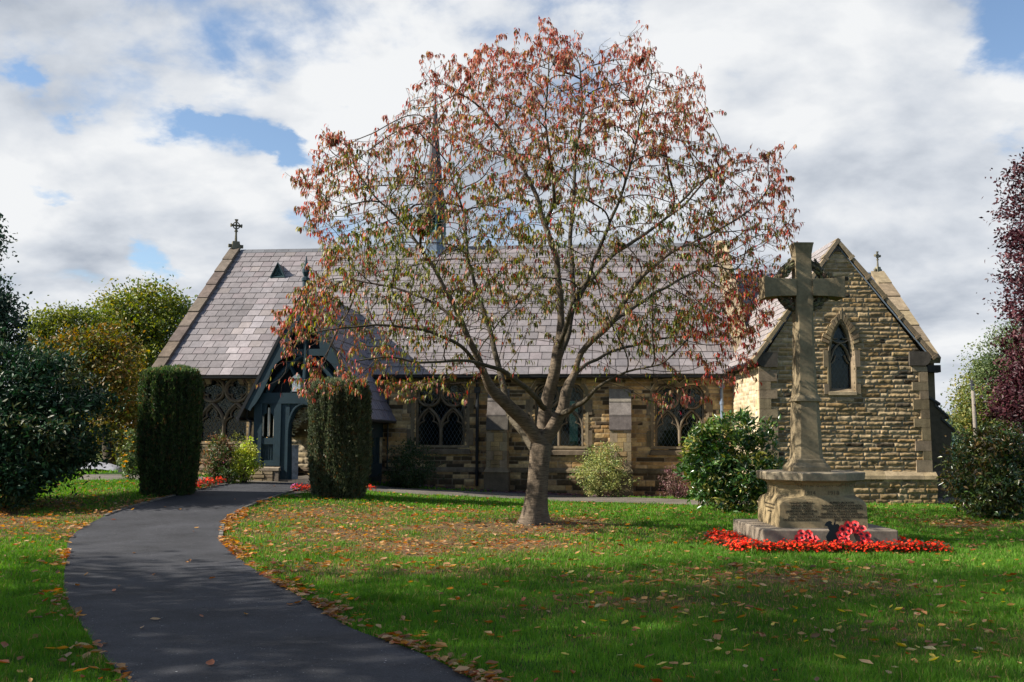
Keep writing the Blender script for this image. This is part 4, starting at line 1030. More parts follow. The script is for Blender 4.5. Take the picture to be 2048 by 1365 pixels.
# flower stand and garland in the porch opening
def blossom(mb, c, r, col, rg, n=6):
    for k in range(n):
        a = 2*math.pi*k/n+rg.random(); el = rg.uniform(-.2, .8)
        d = Vector((math.cos(a)*math.cos(el), math.sin(a)*math.cos(el), math.sin(el))); t = d.cross(Vector((0, 0, 1))).normalized(); up = d.cross(t)
        g = rg.uniform(.85, 1.1); cc = tuple(x*g for x in col)
        mb.add([c, c+d*r*.6+t*r*.45, c+d*r, c+d*r*.6-t*r*.45], [(0, 1, 2, 3)], cc)
ub = W(588, 900, WPF+.35)[0]; zt_st = W(588, 893, WPF+.35)[1]; zb_st = W(588, 961, WPF+.35)[1]
st = thing('flower_stand', 'tall square grey marble-look flower stand just inside the porch opening', 'plinth stand', NF(ub, WPF+.35, zb_st))
mb = MB(); a_ = W(580.5, 900, WPF+.35)[0]; b_ = W(598, 900, WPF+.35)[0]; cm = (a_+b_)/2; q = (b_-a_)*.36
SF = lambda s, w, z: NF(cm+s*math.cos(.55)-w*math.sin(.55), WPF+.35+s*math.sin(.55)+w*math.cos(.55), z)
mb.box(SF, -q, q, -q, q, zb_st-.02, zt_st, (.30, .31, .34)); mb.box(SF, -q-.012, q+.012, -q-.012, q+.012, zt_st, zt_st+.03, (.36, .36, .38)); mb.build('column', mat('marble', None, .4, .4, 7, .5, noise2=(30, .25)), st, bevel=.004)
fl = thing('flower_arrangement', 'small bunch of cream flowers on top of the grey flower stand', 'flowers', NF(cm, WPF+.35, zt_st+.03)); mb = MB(); rg = random.Random(2)
for i in range(30): blossom(mb, NF(cm+rg.uniform(-.13, .13), WPF+.35+rg.uniform(-.1, .1), zt_st+.05+rg.uniform(0, .07)), .05, (.75, .70, .55), rg)
mb.build('blooms', L_PETAL, fl)
ga = thing('floral_garland', 'cream and white flower garland following the arch of the porch opening', 'garland', NF(cu, WPF+.3, pzat)); mb = MB()
for i in range(300):
    t = rg.uniform(0, 1); x = cu-pow_*.93+2*pow_*.93*t; zz = pzsp+.1+(pzat-.1-pzsp-.1)*(1-abs(2*t-1)**2.2); r = .2
    blossom(mb, NF(x+rg.gauss(0, .05), WPF+.35+rg.uniform(-.12, .12), zz-.12+rg.uniform(-.2, .12)), .06, (.85, .82, .66), rg)
mb.build('blooms', L_PETAL, ga)

# hanging lantern / notice under the porch gable
nu, nz_ = PW(595, 770, WPF-.2); nb = thing('wall_notice', 'pale grey lantern fixed above the porch arch', 'lantern', NF(nu, WPF-.2, nz_)); mb = MB()
mb.box(NF, nu-.11, nu+.11, WPF-.3, WPF-.12, nz_-.18, nz_+.16, (.34, .38, .4)); mb.hexa([NF(nu-.14, WPF-.33, nz_+.16), NF(nu+.14, WPF-.33, nz_+.16), NF(nu+.14, WPF-.09, nz_+.16), NF(nu-.14, WPF-.09, nz_+.16), NF(nu-.03, WPF-.23, nz_+.28), NF(nu+.03, WPF-.23, nz_+.28), NF(nu+.03, WPF-.19, nz_+.28), NF(nu-.03, WPF-.19, nz_+.28)], (.1, .13, .14)); mb.build('housing', M_PLAIN, nb)
mb = MB(); mb.box(NF, nu-.02, nu+.02, WPF-.12, WPF+.02, nz_-.02, nz_+.02); mb.build('bracket', M_IRON, nb)
nb.name = 'porch_lantern'

# ================================================================ MEMORIAL CROSS
def memorial():
    MX, MY = P(1666, 1093, 14.62).x, 15.7
    g0 = Hf(MX, MY)
    MF = lambda x, y, z: Vector((MX+x, MY+y, z))
    hs = (P(1803, 1090, 14.62).x-P(1530, 1090, 14.62).x)/2; z1 = P(1600, 1060, MY-hs).z
    root = thing('war_memorial', 'tall brown stone wheel cross on an octagonal pedestal carved with names', 'memorial', MF(0, 0, g0))
    mb = MB(); mb.box(MF, -hs, hs, -hs, hs, g0-.15, z1, (.20, .165, .125)); sl = mb.build('base_slab', M_MEM, root, bevel=.02)
    yb = MY-.72
    hb = (P(1739, 1045, yb).x-P(1561, 1045, yb).x)/2; CX = (P(1739, 1045, yb).x+P(1561, 1045, yb).x)/2
    CF_ = lambda x, y, z: Vector((CX+x, MY+y, z))
    z2 = P(1650, 966, MY-hb).z; z3 = P(1650, 956, MY-hb-.06).z
    def oct_(hw, c, z): return [CF_(*p, z) for p in ((-hw+c, -hw), (hw-c, -hw), (hw, -hw+c), (hw, hw-c), (hw-c, hw), (-hw+c, hw), (-hw, hw-c), (-hw, -hw+c))]
    # pedestal: square foot, rounded broaches, octagonal neck
    Hh = z2-z1; rings = []; prof = [(0, hb, .004), (.50, hb*.985, .004), (.56, hb*.975, .03), (.60, hb*.965, .09), (.635, hb*.95, .17), (.66, hb*.93, .235), (.68, hb*.92, .29), (.70, hb*.912, .325), (.74, hb*.907, .335), (.82, hb*.90, .335), (.93, hb*.905, .335), (.96, hb*.93, .34), (1.0, hb*.96, .35)]
    mb = MB(); 
    for f, hw, c in prof: rings.append(oct_(hw, c, z1+Hh*f))
    mb.loft(rings, (.25, .19, .105)); pd = mb.build('pedestal', M_MEM, root)
    # rounded shoulder stones at the four corners swell out below the neck
    mb = MB(); mb.loft([oct_(hb*.97, .36, z2), oct_(hb*1.13, .42, z2+.03), oct_(hb*1.15, .43, z3+.06), oct_(hb*1.13, .42, z3+.075)], (.25, .205, .14)); mb.build('cap_slab', M_MEM, pd, bevel=.006)
    zc = z3+.075
    # shaft
    SCX = P(1612, 900, MY).x-CX
    def sq(hw, c, z, hy=None): 
        hy = hy or hw
        return [CF_(SCX+p[0], p[1], z) for p in ((-hw+c, -hy), (hw-c, -hy), (hw, -hy+c), (hw, hy-c), (hw-c, hy), (-hw+c, hy), (-hw, hy-c), (-hw, -hy+c))]
    zz = lambda y: P(1613, y, MY-.25).z
    wpx = lambda p: p/FPX*(MY-.25)/2*.84
    mb = MB()
    mb.loft([sq(wpx(90), .004, zc), sq(wpx(90), .004, zz(935)), sq(wpx(85), .012, zz(932)), sq(wpx(80), .04, zz(928)), sq(wpx(76), .05, zz(926)), sq(wpx(75), .055, zz(921)), sq(wpx(69), .07, zz(918)), sq(wpx(66), .075, zz(910)), sq(wpx(64), .075, zz(880)), sq(wpx(58), .075, zz(806)),
             sq(wpx(59), .03, zz(804)), sq(wpx(65), .02, zz(802)), sq(wpx(63), .02, zz(799)), sq(wpx(53), .04, zz(790)), sq(wpx(50), .05, zz(770)), sq(wpx(46), .05, zz(700)), sq(wpx(42), .04, zz(640)), sq(wpx(42), .012, zz(600)), sq(wpx(41), .006, zz(590)), sq(wpx(39), .006, zz(545)), sq(wpx(38), .006, zz(520)), sq(wpx(40), .006, zz(504)), sq(wpx(46), .006, zz(488)), sq(wpx(49), .006, zz(483.5)), sq(wpx(48), .01, zz(482.5))], (.21, .165, .10))
    sh = mb.build('shaft', M_MEM, root)
    # cross arms, flaring towards the ends
    zm = zz(573); A = P(1531, 570, MY-.25).x; B = P(1692, 570, MY-.25).x
    mid = CX+SCX; mb = MB(); hy = .19
    def ar(x, hz, hy_): return [Vector((x, MY-hy_, zm-hz)), Vector((x, MY+hy_, zm-hz)), Vector((x, MY+hy_, zm+hz)), Vector((x, MY-hy_, zm+hz))]
    for end, sg in ((A, -1), (B, 1)):
        L_ = abs(end-mid)
        rr = [ar(mid+sg*L_*t, h, h2) for t, h, h2 in ((.2, .135, .165), (.45, .138, .166), (.62, .142, .17), (.78, .150, .18), (.9, .162, .195), (1.0, .172, .21))]
        if sg < 0: rr = rr[::-1]
        mb.loft(rr, (.21, .165, .10))
    mb.build('cross_arm', M_MEM, root, bevel=.006)
    # laurel ring
    R_ = wpx(114); mb = MB(); rg = random.Random(9); cz = zm+.045
    pts = [Vector((mid+R_*math.cos(t), MY+.01, cz+R_*math.sin(t))) for t in [i*math.pi/18 for i in range(37)]]
    mb.tube(pts, .075, 8, (.065, .055, .036), cap=False)
    for i in range(150):
        t = i/150*2*math.pi*1.0+rg.uniform(-.02, .02); dr = rg.uniform(-1, 1)
        c = Vector((mid+(R_+dr*.065)*math.cos(t), MY-.072+abs(dr)*.035, cz+(R_+dr*.065)*math.sin(t)))
        sgn = 1 if math.cos(t) > 0 else -1
        dirv = Vector((-math.sin(t)*sgn, 0, math.cos(t)*sgn))+Vector((math.cos(t)*dr*.5, -.25, math.sin(t)*dr*.5)); dirv.normalize(); sd = dirv.cross(Vector((0, 1, 0))).normalized()
        l = .10; w_ = .026
        mb.add([c, c+dirv*l*.5+sd*w_, c+dirv*l, c+dirv*l*.5-sd*w_, c+dirv*l*.5+Vector((0, -.018, 0))], [(0, 1, 4), (1, 2, 4), (2, 3, 4), (3, 0, 4)], tuple(x*rg.uniform(.8, 1.2) for x in (.12, .10, .06)))
    mb.build('laurel_ring', M_MEM, root)
    # carved lettering
    mt = mat('lettering', (.018, .016, .013), .8, .2, 5, .1); mt2 = mat('worn_lettering', (.11, .088, .055), .9, .1, 5, .1)
    def txt(body, x, z, size, m_, sp=1.0, ls=1.0, face='front', parent=pd):
        cu_ = D.curves.new('inscription', 'FONT'); cu_.body = body; cu_.size = size; cu_.align_x = 'CENTER'; cu_.space_character = sp; cu_.space_line = ls; cu_.extrude = .0015; cu_.resolution_u = 2
        cu_.materials.append(m_); ob = D.objects.new('inscription', cu_); COL.objects.link(ob); ob.parent = parent
        if face == 'front': ob.rotation_euler = (math.pi/2, 0, 0); ob.location = (x, MY-hb*face_k(z)-.003, z)
        else: ob.rotation_euler = (math.pi/2, 0, -math.pi/2); ob.location = (CX-hb*face_k(z)-.003, x, z)
        dg = bpy.context.evaluated_depsgraph_get(); me = D.meshes.new_from_object(ob.evaluated_get(dg)); mo = D.objects.new('inscription', me); COL.objects.link(mo); mo.parent = parent; mo.matrix_basis = ob.matrix_basis.copy() if False else Matrix.LocRotScale(ob.location, ob.rotation_euler, None); D.objects.remove(ob)
        return mo
    def face_k(z): 
        f = (z-z1)/Hh; return np.interp(f, [p[0] for p in prof], [p[1]/hb for p in prof])
    yb2 = MY-hb
    names = ["WILLIAM ANKERS", "SAMUEL BRETT", "HARRY DODD", "JAMES NOEL GRIFFITHS", "HENRY GRIFFITHS", "JOHN PERCY HOLT", "SAMUEL STRACHAN HOLT"]
    names2 = ["ALFRED JACKSON", "RONALD LINDSAY JOHNSON", "WILLIAM MORTON JOHNSON", "JOHN WILLIAM JONES", "FREDERICK STANLEY LAWSON", "LYNEDOCH ARCHIBALD MACKENZIE", "FRED SMITH"]
    for nm, px in ((names, 1603), (names2, 1684)):
        for i, t in enumerate(nm):
            p = P(px, 1008.2+i*5.65, yb2); txt(t, p.x, p.z, .047, mt, .97)
    p = P(1622, 991, yb2); txt("1914", p.x, p.z, .09, mt2, 1.0); p = P(1669, 991, yb2); txt("1918", p.x, p.z, .09, mt2, 1.0)
    p = P(1652, 974, yb2+.05); txt("TO THE GLORY OF GOD", p.x, p.z, .085, mt2, 1.0)
    for i, t in enumerate(["GEORGE HOLLAND OWEN MORRIS", "ERNEST MARCH EDWIN TALBOT", "JOHN YARDLEY"]):
        txt(t, MY-.1, z1+Hh*.46-i*.055, .036, mt2, 1.0, face='side')
    return MX, MY, hs, z1, g0
MX, MY, hs, mz1, mg0 = memorial()

# ---- poppy wreaths, soldier silhouette
def poppy_mesh():
    mb = MB(); rg = random.Random(4); n = 20; R_ = .055
    V = [(0, 0, 0)]; 
    for j, (r, z) in enumerate(((.4, .004), (.8, .012), (1.0, .022))):
        for k in range(n): a = 2*math.pi*k/n; rr = R_*r*(1+.10*abs(math.sin(2*a)) if j else 1); V.append((rr*math.cos(a), rr*math.sin(a), z+.004*math.cos(4*a)*j))
    F = [(0, 1+k, 1+(k+1) % n) for k in range(n)]
    for j in range(2): F += [(1+j*n+k, 1+(j+1)*n+k, 1+(j+1)*n+(k+1) % n, 1+j*n+(k+1) % n) for k in range(n)]
    mb.add(V, F, (.75, .05, .05)); m2 = [((.023*math.cos(2*math.pi*k/8)), .023*math.sin(2*math.pi*k/8), .016) for k in range(8)]+[(0, 0, .024)]
    mb.add(m2, [(k, (k+1) % 8, 8) for k in range(8)], (.01, .01, .012), 0)
    return mb
pm = poppy_mesh(); _t = pm.build('poppy', mat('paper_poppy', None, .55, .4, 8, .15)); POP = _t.data; D.objects.remove(_t)
def wreath(px, py, Y, R1, R2, n, rows, label, a0=0, a1=360, rib=None):
    c = P(px, py, Y); root = thing('poppy_wreath', label, 'poppy wreath', c, world=False); lean = math.radians(62)
    root.rotation_euler = (lean, 0, 0); rg = random.Random(n)
    mb = MB(); pts = [((R1+R2)/2*math.cos(t), (R1+R2)/2*math.sin(t)*1.1, -.02) for t in [i*math.pi/16 for i in range(33)]]; mb.tube(pts, (R2-R1)*.55, 7, (.16, .015, .02), cap=False); mb.build('ring', M_PLAIN, root)
    for i in range(n):
        for r in range(rows):
            a = math.radians(a0+(a1-a0)*(i+.5*(r % 2))/n); R_ = R1+(R2-R1)*(r/(max(1, rows-1)))
            ob = D.objects.new('poppy', POP); COL.objects.link(ob); ob.parent = root; ob.location = (R_*math.cos(a), R_*math.sin(a)*1.1, .012+.016*(r == 0)+rg.uniform(0, .008)); ob.rotation_euler = (rg.uniform(-.35, .35), rg.uniform(-.35, .35), rg.random()*6); ob.scale = (rg.uniform(.85, 1.05),)*3
    if rib:
        mb = MB(); (xa, ya), (xb, yb) = rib; dx, dy = xb-xa, yb-ya; l = math.hypot(dx, dy); nx, ny = -dy/l*.03, dx/l*.03; V = []
        for i in range(9):
            t = i/8; z = .035+.02*math.sin(t*5); V += [(xa+dx*t+nx, ya+dy*t+ny, z), (xa+dx*t-nx, ya+dy*t-ny, z+.008)]
        C = [(.05, .12, .5) if i % 6 else (.3, .4, .7) for i in range(18)]
        mb.add(V, [(2*i, 2*i+1, 2*i+3, 2*i+2) for i in range(8)], C); mb.build('ribbon', mat('ribbon', None, .35, .5, 20, .2), root)
    return root
YW = MY-hs-.16
wreath(1612, 1087, YW, .085, .135, 8, 2, 'smaller poppy wreath leaning on the stone slab, left of the black soldier figure', rib=((.02, -.12), (-.07, -.0)))
wreath(1707, 1080, YW, .125, .205, 12, 2, 'larger poppy wreath with blue ribbon leaning on the stone slab', rib=((-.06, -.2), (.2, -.04)))
# soldier silhouette plate
def soldier():
    Y = MY-hs-.09; pts = [(1663, 1112), (1660, 1090), (1655, 1084), (1652, 1074), (1655, 1068), (1659, 1062), (1656, 1056), (1655, 1053), (1650, 1052), (1649.5, 1050), (1653, 1045), (1657, 1042.5), (1661, 1042.5), (1665, 1045.5), (1663, 1047.5), (1665, 1050), (1667, 1050.5), (1670, 1041), (1671.5, 1041.5), (1671, 1050), (1674, 1048), (1678, 1050), (1680, 1056), (1680, 1070), (1677, 1084), (1675, 1096), (1674, 1112)]
    root = thing('soldier_silhouette', 'flat black metal figure of a soldier with head bowed, between the two wreaths', 'silhouette', P(1667, 1112, Y)); mb = MB()
    V = [(P(x, y, Y).x, P(x, y, Y).z) for x, y in pts]; mb.prism(lambda s, w, z: Vector((s, Y+w, z)), V[::-1], 0, .008, (.006, .012, .016)); mb.build('plate', M_PLAIN, root)
soldier()

# ---- person seen through the left window
def person():
    u, z = W(458, 872, .55); root = thing('person', 'man in dark suit and white shirt seen through the leaded window beside the porch', 'person', NF(u, .55, .35))
    def skin(name, verts, edges, rad, m_, parent):
        me = D.meshes.new(name); me.from_pydata(verts, edges, []); me.materials.append(m_); ob = D.objects.new(name, me); link(ob, parent)
        md = ob.modifiers.new('skin', 'SKIN'); 
        for v, r in zip(me.skin_vertices[0].data if me.skin_vertices else [], rad): v.radius = r
        if not me.skin_vertices:
            bm = bmesh.new(); bm.from_mesh(me); l = bm.verts.layers.skin.verify()
            for v, r in zip(bm.verts, rad): v[l].radius = r
            bm.verts.ensure_lookup_table(); bm.verts[0][l].use_root = True
            bm.to_mesh(me); bm.free()
        ss = ob.modifiers.new('sub', 'SUBSURF'); ss.levels = ss.render_levels = 2; return ob
    hz = z; b = lambda du, dw, zz: tuple(NF(u+du, .55+dw, zz))
    V = [b(0, 0, hz-.75), b(0, 0, hz-.5), b(0, 0, hz-.3), b(0, 0, hz-.2), b(0, 0, hz-.12), b(-.01, -.01, hz-.03), b(-.01, -.01, hz+.06), b(-.2, 0, hz-.27), b(-.27, 0, hz-.52), b(-.2, -.12, hz-.72), b(.2, 0, hz-.27), b(.27, 0, hz-.52), b(.2, -.12, hz-.72),
         b(-.1, 0, hz-.85), b(-.1, 0, hz-1.2), b(-.1, 0, .4), b(.1, 0, hz-.85), b(.1, 0, hz-1.2), b(.1, 0, .4)]
    E = [(0, 1), (1, 2), (2, 3), (3, 4), (4, 5), (5, 6), (2, 7), (7, 8), (8, 9), (2, 10), (10, 11), (11, 12), (0, 13), (13, 14), (14, 15), (0, 16), (16, 17), (17, 18)]
    R = [(.16, .12), (.16, .12), (.18, .12), (.08, .08), (.06, .065), (.08, .095), (.08, .1), (.07, .07), (.05, .05), (.035, .035), (.07, .07), (.05, .05), (.035, .035), (.09, .09), (.07, .07), (.045, .05), (.09, .09), (.07, .07), (.045, .05)]
    ob = skin('body', V, E, R, mat('person_skin', (.42, .24, .17), .6, .3, 5, .05), root)
    mb = MB(); ring = lambda rx, ry, zz: [NF(u+rx*math.cos(k*math.pi/8), .55+ry*math.sin(k*math.pi/8), zz) for k in range(16)]
    mb.loft([ring(.19, .15, hz-.85), ring(.2, .15, hz-.6), ring(.23, .15, hz-.33), ring(.2, .12, hz-.24), ring(.08, .09, hz-.18)], (.015, .018, .03)); mb.build('suit_jacket', M_PLAIN, root, smooth=True)
    mb = MB(); mb.add([NF(u-.05, .39, hz-.2), NF(u+.05, .39, hz-.2), NF(u+.0, .385, hz-.45)], [(0, 1, 2)], (.75, .75, .78)); mb.build('shirt_front', M_PLAIN, root)
    mb = MB(); mb.loft([[NF(u-.01+r*math.cos(k*math.pi/6), .55+.01+r*1.15*math.sin(k*math.pi/6), zz) for k in range(12)] for r, zz in ((.082, hz+.03), (.09, hz+.08), (.07, hz+.125), (.02, hz+.145))], (.04, .025, .015)); mb.build('hair', M_PLAIN, root, smooth=True)
person()
# ================================================================ VEGETATION
def unit(v): return v/np.maximum(np.linalg.norm(v, axis=-1, keepdims=True), 1e-9)
def leaf_quads(pos, dirs, nrm, length, width, col, fold=.25):
    """rhombic folded leaves: base, left, tip, right -> two triangles each"""
    n = len(pos); d = unit(dirs); s = unit(np.cross(d, nrm)); u = np.cross(s, d)
    L_ = length[:, None]; w = width[:, None]
    b = pos; t = pos+d*L_; m = pos+d*L_*.45; l = m+s*w*.5+u*w*fold; r = m-s*w*.5+u*w*fold
    V = np.stack([b, l, t, r], 1).reshape(-1, 3); i = np.arange(n)[:, None]*4
    F = np.concatenate([i+[0, 2, 1], i+[0, 3, 2]], 0); return V, F, np.repeat(col, 4, 0)
def pick(rs, pal, n, var=.25):
    pal = np.array(pal); w = np.ones(len(pal)); c = pal[rs.randint(0, len(pal), n)]; return c*rs.uniform(1-var, 1+var, (n, 1))
def cloud(rs, blobs, n, clump, shell=.55, weights=None, per=45):
    """blobs: (cx,cy,cz,rx,ry,rz); returns leaf points, outward vectors, clump ids"""
    B = np.array(blobs, float); vol = B[:, 3]*B[:, 4]*B[:, 5]; vol = vol**.75 if weights is None else np.array(weights); vol = vol/vol.sum()
    m = max(8, int(n/per)); k = rs.choice(len(B), m, p=vol); d = unit(rs.normal(size=(m, 3))); r = (shell**3+(1-shell**3)*rs.rand(m))**(1/3)
    cen = B[k, :3]+d*r[:, None]*B[k, 3:6]*rs.uniform(.9, 1.07, (m, 1)); j = rs.randint(0, m, n)
    p = cen[j]+rs.normal(size=(n, 3))*clump*np.array([1, 1, .6])*rs.uniform(.6, 1.3, m)[j][:, None]
    return p, d[j], j, cen
def foliage(name, blobs, n, size, pal, m_, parent, clump=.35, seed=1, shell=.55, asp=.5, up=.5, var=.25, zmin=None, out=.6, weights=None, per=45):
    rs = np.random.RandomState(seed); p, o, j, cen = cloud(rs, blobs, n, clump, shell, weights, per)
    if zmin is not None: k = p[:, 2] > zmin; p, o, j = p[k], o[k], j[k]
    n = len(p); cc = pick(rs, pal, len(cen), .18)[j]*rs.uniform(1-var, 1+var, (n, 1)); mixp = pick(rs, pal, n, .1); q = (rs.rand(n) < .35)[:, None]; cc = np.where(q, mixp, cc)
    nr = unit(o*out+rs.normal(size=(n, 3))*.7+np.array([0, 0, up])); d = unit(rs.normal(size=(n, 3))+o*.5)
    L_ = size*rs.uniform(.6, 1.35, n); V, F, C = leaf_quads(p, d, nr, L_, L_*asp, cc)
    ob = np_mesh(name, V, F, C, m_, parent); return ob, cen
def base_of(blobs):
    B = np.array(blobs); return B
def blobpx(px, py, Y, rx, ry, rz=None):
    c = P(px, py, Y); s = Y/FPX; return (c.x, c.y, c.z, rx*s, (rz or (rx+ry)/2)*s, ry*s)
def limbs(name, foot, cens, r0, parent, n=14, col=(.07, .055, .04), seed=1, fork=.35):
    rg = random.Random(seed); mb = MB(); foot = Vector(foot); c0 = Vector(np.mean(cens, 0)); top = Vector((foot.x*.7+c0.x*.3, foot.y*.7+c0.y*.3, foot.z+(c0.z-foot.z)*.9))
    pts = [foot+Vector((0, 0, -.2)), foot.lerp(top, .15), foot.lerp(top, .5)+Vector((rg.uniform(-.15, .15), rg.uniform(-.1, .1), 0)), top]
    mb.tube(pts, [r0*1.35, r0, r0*.7, r0*.3], 9, col)
    idx = rg.sample(range(len(cens)), min(n, len(cens)))
    for i in idx:
        e = Vector(cens[i]); t = rg.uniform(fork, .95); a = pts[1].lerp(top, t); m_ = a.lerp(e, .5)+Vector((rg.uniform(-.2, .2), rg.uniform(-.2, .2), rg.uniform(-.1, .3))); r = r0*(1-t*.7)*.45
        mb.tube([a, m_, e], [r, r*.6, r*.12], 5, col, cap=False)
    return mb.build(name, M_BARK, parent, smooth=True)
def tree(name, label, cat, foot, blobs, n, size, pal, r0, seed, group=None, m_=None, clump=.4, nl=24, zmin=None, shell=.5, asp=.55, up=.5, var=.25, part='crown', tname='trunk', col=(.07, .055, .04), per=45):
    root = thing(name, label, cat, foot, group); ob, cen = foliage(part, blobs, n, size, pal, m_ or L_GREEN, root, clump, seed, shell, asp, up, var, zmin, per=per)
    limbs(tname, foot, cen, r0, root, nl, col, seed); return root

# ---------------------------------------------------------------- the cherry tree
def cherry():
    rs = np.random.RandomState(11); foot = G(1066, 1046); Y0 = foot.y
    root = thing('cherry_tree', 'spreading tree with russet and olive autumn leaves in the middle of the lawn', 'tree', foot)
    limb_px = [
        ('trunk', [(1066, 1052, 0, 33), (1067, 1040, 0, 28), (1070, 1010, 0, 23.5), (1074, 975, 0, 21), (1078, 930, 0, 21.5), (1082, 895, 0, 24), (1084, 872, 0, 20)], None),
        ('a', [(1082, 888, 0, 15), (1062, 858, -.15, 15), (1036, 828, -.3, 14), (1008, 806, -.5, 13), (984, 780, -.6, 12), (968, 745, -.8, 10), (948, 700, -1.0, 9), (926, 650, -1.1, 8), (905, 605, -1.2, 7), (880, 560, -1.2, 5.5), (845, 500, -1.3, 4.5), (800, 440, -1.4, 3.2), (745, 390, -1.5, 2.4)], 0),
        ('a2', [(1072, 900, .1, 13), (1046, 862, .4, 13), (1022, 835, .7, 11), (1010, 790, .9, 9), (1000, 740, 1.1, 8), (985, 680, 1.3, 7), (960, 600, 1.5, 6), (935, 520, 1.7, 4.5), (930, 430, 1.8, 3.5), (900, 350, 1.9, 2.5)], 0),
        ('b', [(1086, 880, 0, 14), (1088, 835, .1, 14), (1096, 790, .1, 13), (1108, 745, 0, 12), (1118, 690, -.1, 11), (1124, 640, -.1, 10), (1120, 580, -.2, 9), (1112, 510, -.3, 8.5), (1090, 450, -.4, 8), (1068, 380, -.4, 6), (1040, 320, -.5, 5), (1000, 260, -.6, 4), (950, 205, -.6, 3)], 0),
        ('b2', [(1108, 745, 0, 9), (1130, 690, .4, 9), (1146, 620, .6, 8.5), (1146, 560, .7, 7), (1140, 480, .8, 6), (1148, 400, .9, 5), (1150, 310, 1, 4), (1165, 220, 1, 3), (1160, 130, 1, 2)], None),
        ('b3', [(1116, 700, -.1, 7), (1132, 650, -.5, 7), (1150, 590, -.9, 6.5), (1178, 560, -1.2, 6), (1200, 490, -1.5, 5), (1240, 400, -1.7, 4), (1270, 300, -1.9, 3), (1285, 200, -2, 2)], None),
        ('c', [(1090, 885, 0, 16), (1112, 850, -.1, 15), (1130, 810, -.2, 12), (1134, 770, -.2, 11), (1152, 745, -.2, 8), (1160, 705, -.2, 8), (1185, 680, -.3, 9), (1220, 650, -.4, 9.5), (1252, 600, -.5, 7), (1275, 560, -.6, 7), (1310, 530, -.7, 5.5), (1350, 500, -.8, 4), (1400, 480, -.9, 2.6)], 0),
        ('c2', [(1185, 680, -.3, 7), (1230, 640, .3, 6), (1290, 600, .8, 5), (1340, 570, 1.1, 4), (1400, 540, 1.4, 3)], None),
        ('c3', [(1146, 620, .6, 6), (1180, 560, .9, 6), (1225, 510, 1.2, 5.5), (1270, 480, 1.4, 5), (1330, 440, 1.7, 4), (1395, 370, 2.0, 3), (1450, 330, 2.1, 2)], None),
        ('c4', [(1124, 830, -.2, 9), (1150, 815, -.7, 8), (1172, 798, -1.2, 6), (1200, 770, -1.6, 4), (1250, 745, -1.9, 3), (1320, 730, -2.2, 2.2)], None),
        ('d', [(1088, 820, .0, 8), (1072, 795, -.6, 8), (1045, 770, -1.1, 7.5), (1015, 748, -1.5, 7), (995, 735, -1.8, 6), (930, 722, -2.2, 4), (850, 728, -2.6, 3.4), (780, 715, -2.8, 2.6), (710, 720, -3.0, 2)], None),
        ('e', [(968, 745, -.8, 6), (920, 690, -1.6, 5), (850, 660, -2.0, 4), (770, 650, -2.3, 3.4), (690, 655, -2.6, 2.4), (620, 665, -2.8, 1.6)], None),
        ('f', [(926, 650, -1.1, 5), (860, 600, -1.0, 4), (790, 575, -.9, 3.4), (710, 560, -.8, 2.4)], None),
        ('g', [(1090, 450, -.4, 6), (1110, 400, -.9, 5), (1100, 320, -1.2, 4), (1090, 230, -1.4, 3), (1100, 130, -1.5, 2)], None),
        ('h', [(1130, 770, 0, 6), (1170, 730, 1.2, 5), (1230, 700, 1.9, 4), (1310, 680, 2.4, 3), (1390, 670, 2.8, 2)], None),
        ('i', [(1040, 320, -.5, 4), (970, 300, .2, 3.4), (900, 270, .6, 2.6), (840, 230, .8, 1.8)], None),
    ]
    nodes = []; par = []; rad = []
    def nearest(p):
        A = np.array(nodes); return int(np.argmin(((A-p)**2).sum(1)))
    step = .14
    for nm, pts, _ in limb_px:
        W3 = [np.array(P(x, y, Y0+dy)) for x, y, dy, w in pts]; R_ = [w*(Y0+dy)/FPX*(.93 if nm == 'trunk' else (.95 if w > 10 else .72)) for x, y, dy, w in pts]
        if nodes: prev = nearest(W3[0])
        else: prev = -1
        # resample
        seg = np.r_[0, np.cumsum([np.linalg.norm(W3[i+1]-W3[i]) for i in range(len(W3)-1)])]; N_ = max(3, int(seg[-1]/step))
        for k, t in enumerate(np.linspace(0, seg[-1], N_)):
            if nodes and k == 0 and nm != 'trunk': continue
            p = np.array([np.interp(t, seg, [w[c] for w in W3]) for c in range(3)]); r = np.interp(t, seg, R_)
            p = p+rs.normal(size=3)*.012*(nm != 'trunk')
            nodes.append(p); par.append(prev); rad.append(r); prev = len(nodes)-1
    n0 = len(nodes)
    # silhouette of the crown as seen, turned into a volume
    OUT = [(1085, 30), (1130, 60), (1165, 95), (1200, 105), (1235, 75), (1262, 55), (1300, 95), (1330, 130), (1405, 150), (1410, 235), (1425, 290), (1480, 300), (1565, 295), (1575, 360), (1580, 430), (1600, 470), (1560, 520), (1560, 600), (1520, 660), (1500, 720), (1470, 780), (1400, 800), (1330, 840), (1260, 800), (1180, 790),
           (1140, 760), (1080, 790), (1010, 760), (990, 800), (940, 830), (880, 790), (800, 800), (720, 800), (640, 790), (560, 800), (525, 770), (590, 720), (545, 650), (570, 600), (615, 560), (660, 500), (605, 460), (610, 400), (600, 360), (640, 310), (650, 255), (700, 270), (730, 290), (780, 240), (810, 200), (870, 170), (830, 120), (870, 105), (950, 130), (955, 90), (1010, 85), (1060, 95)]
    A = []
    cx, cy = 1075, 470
    want = 9500
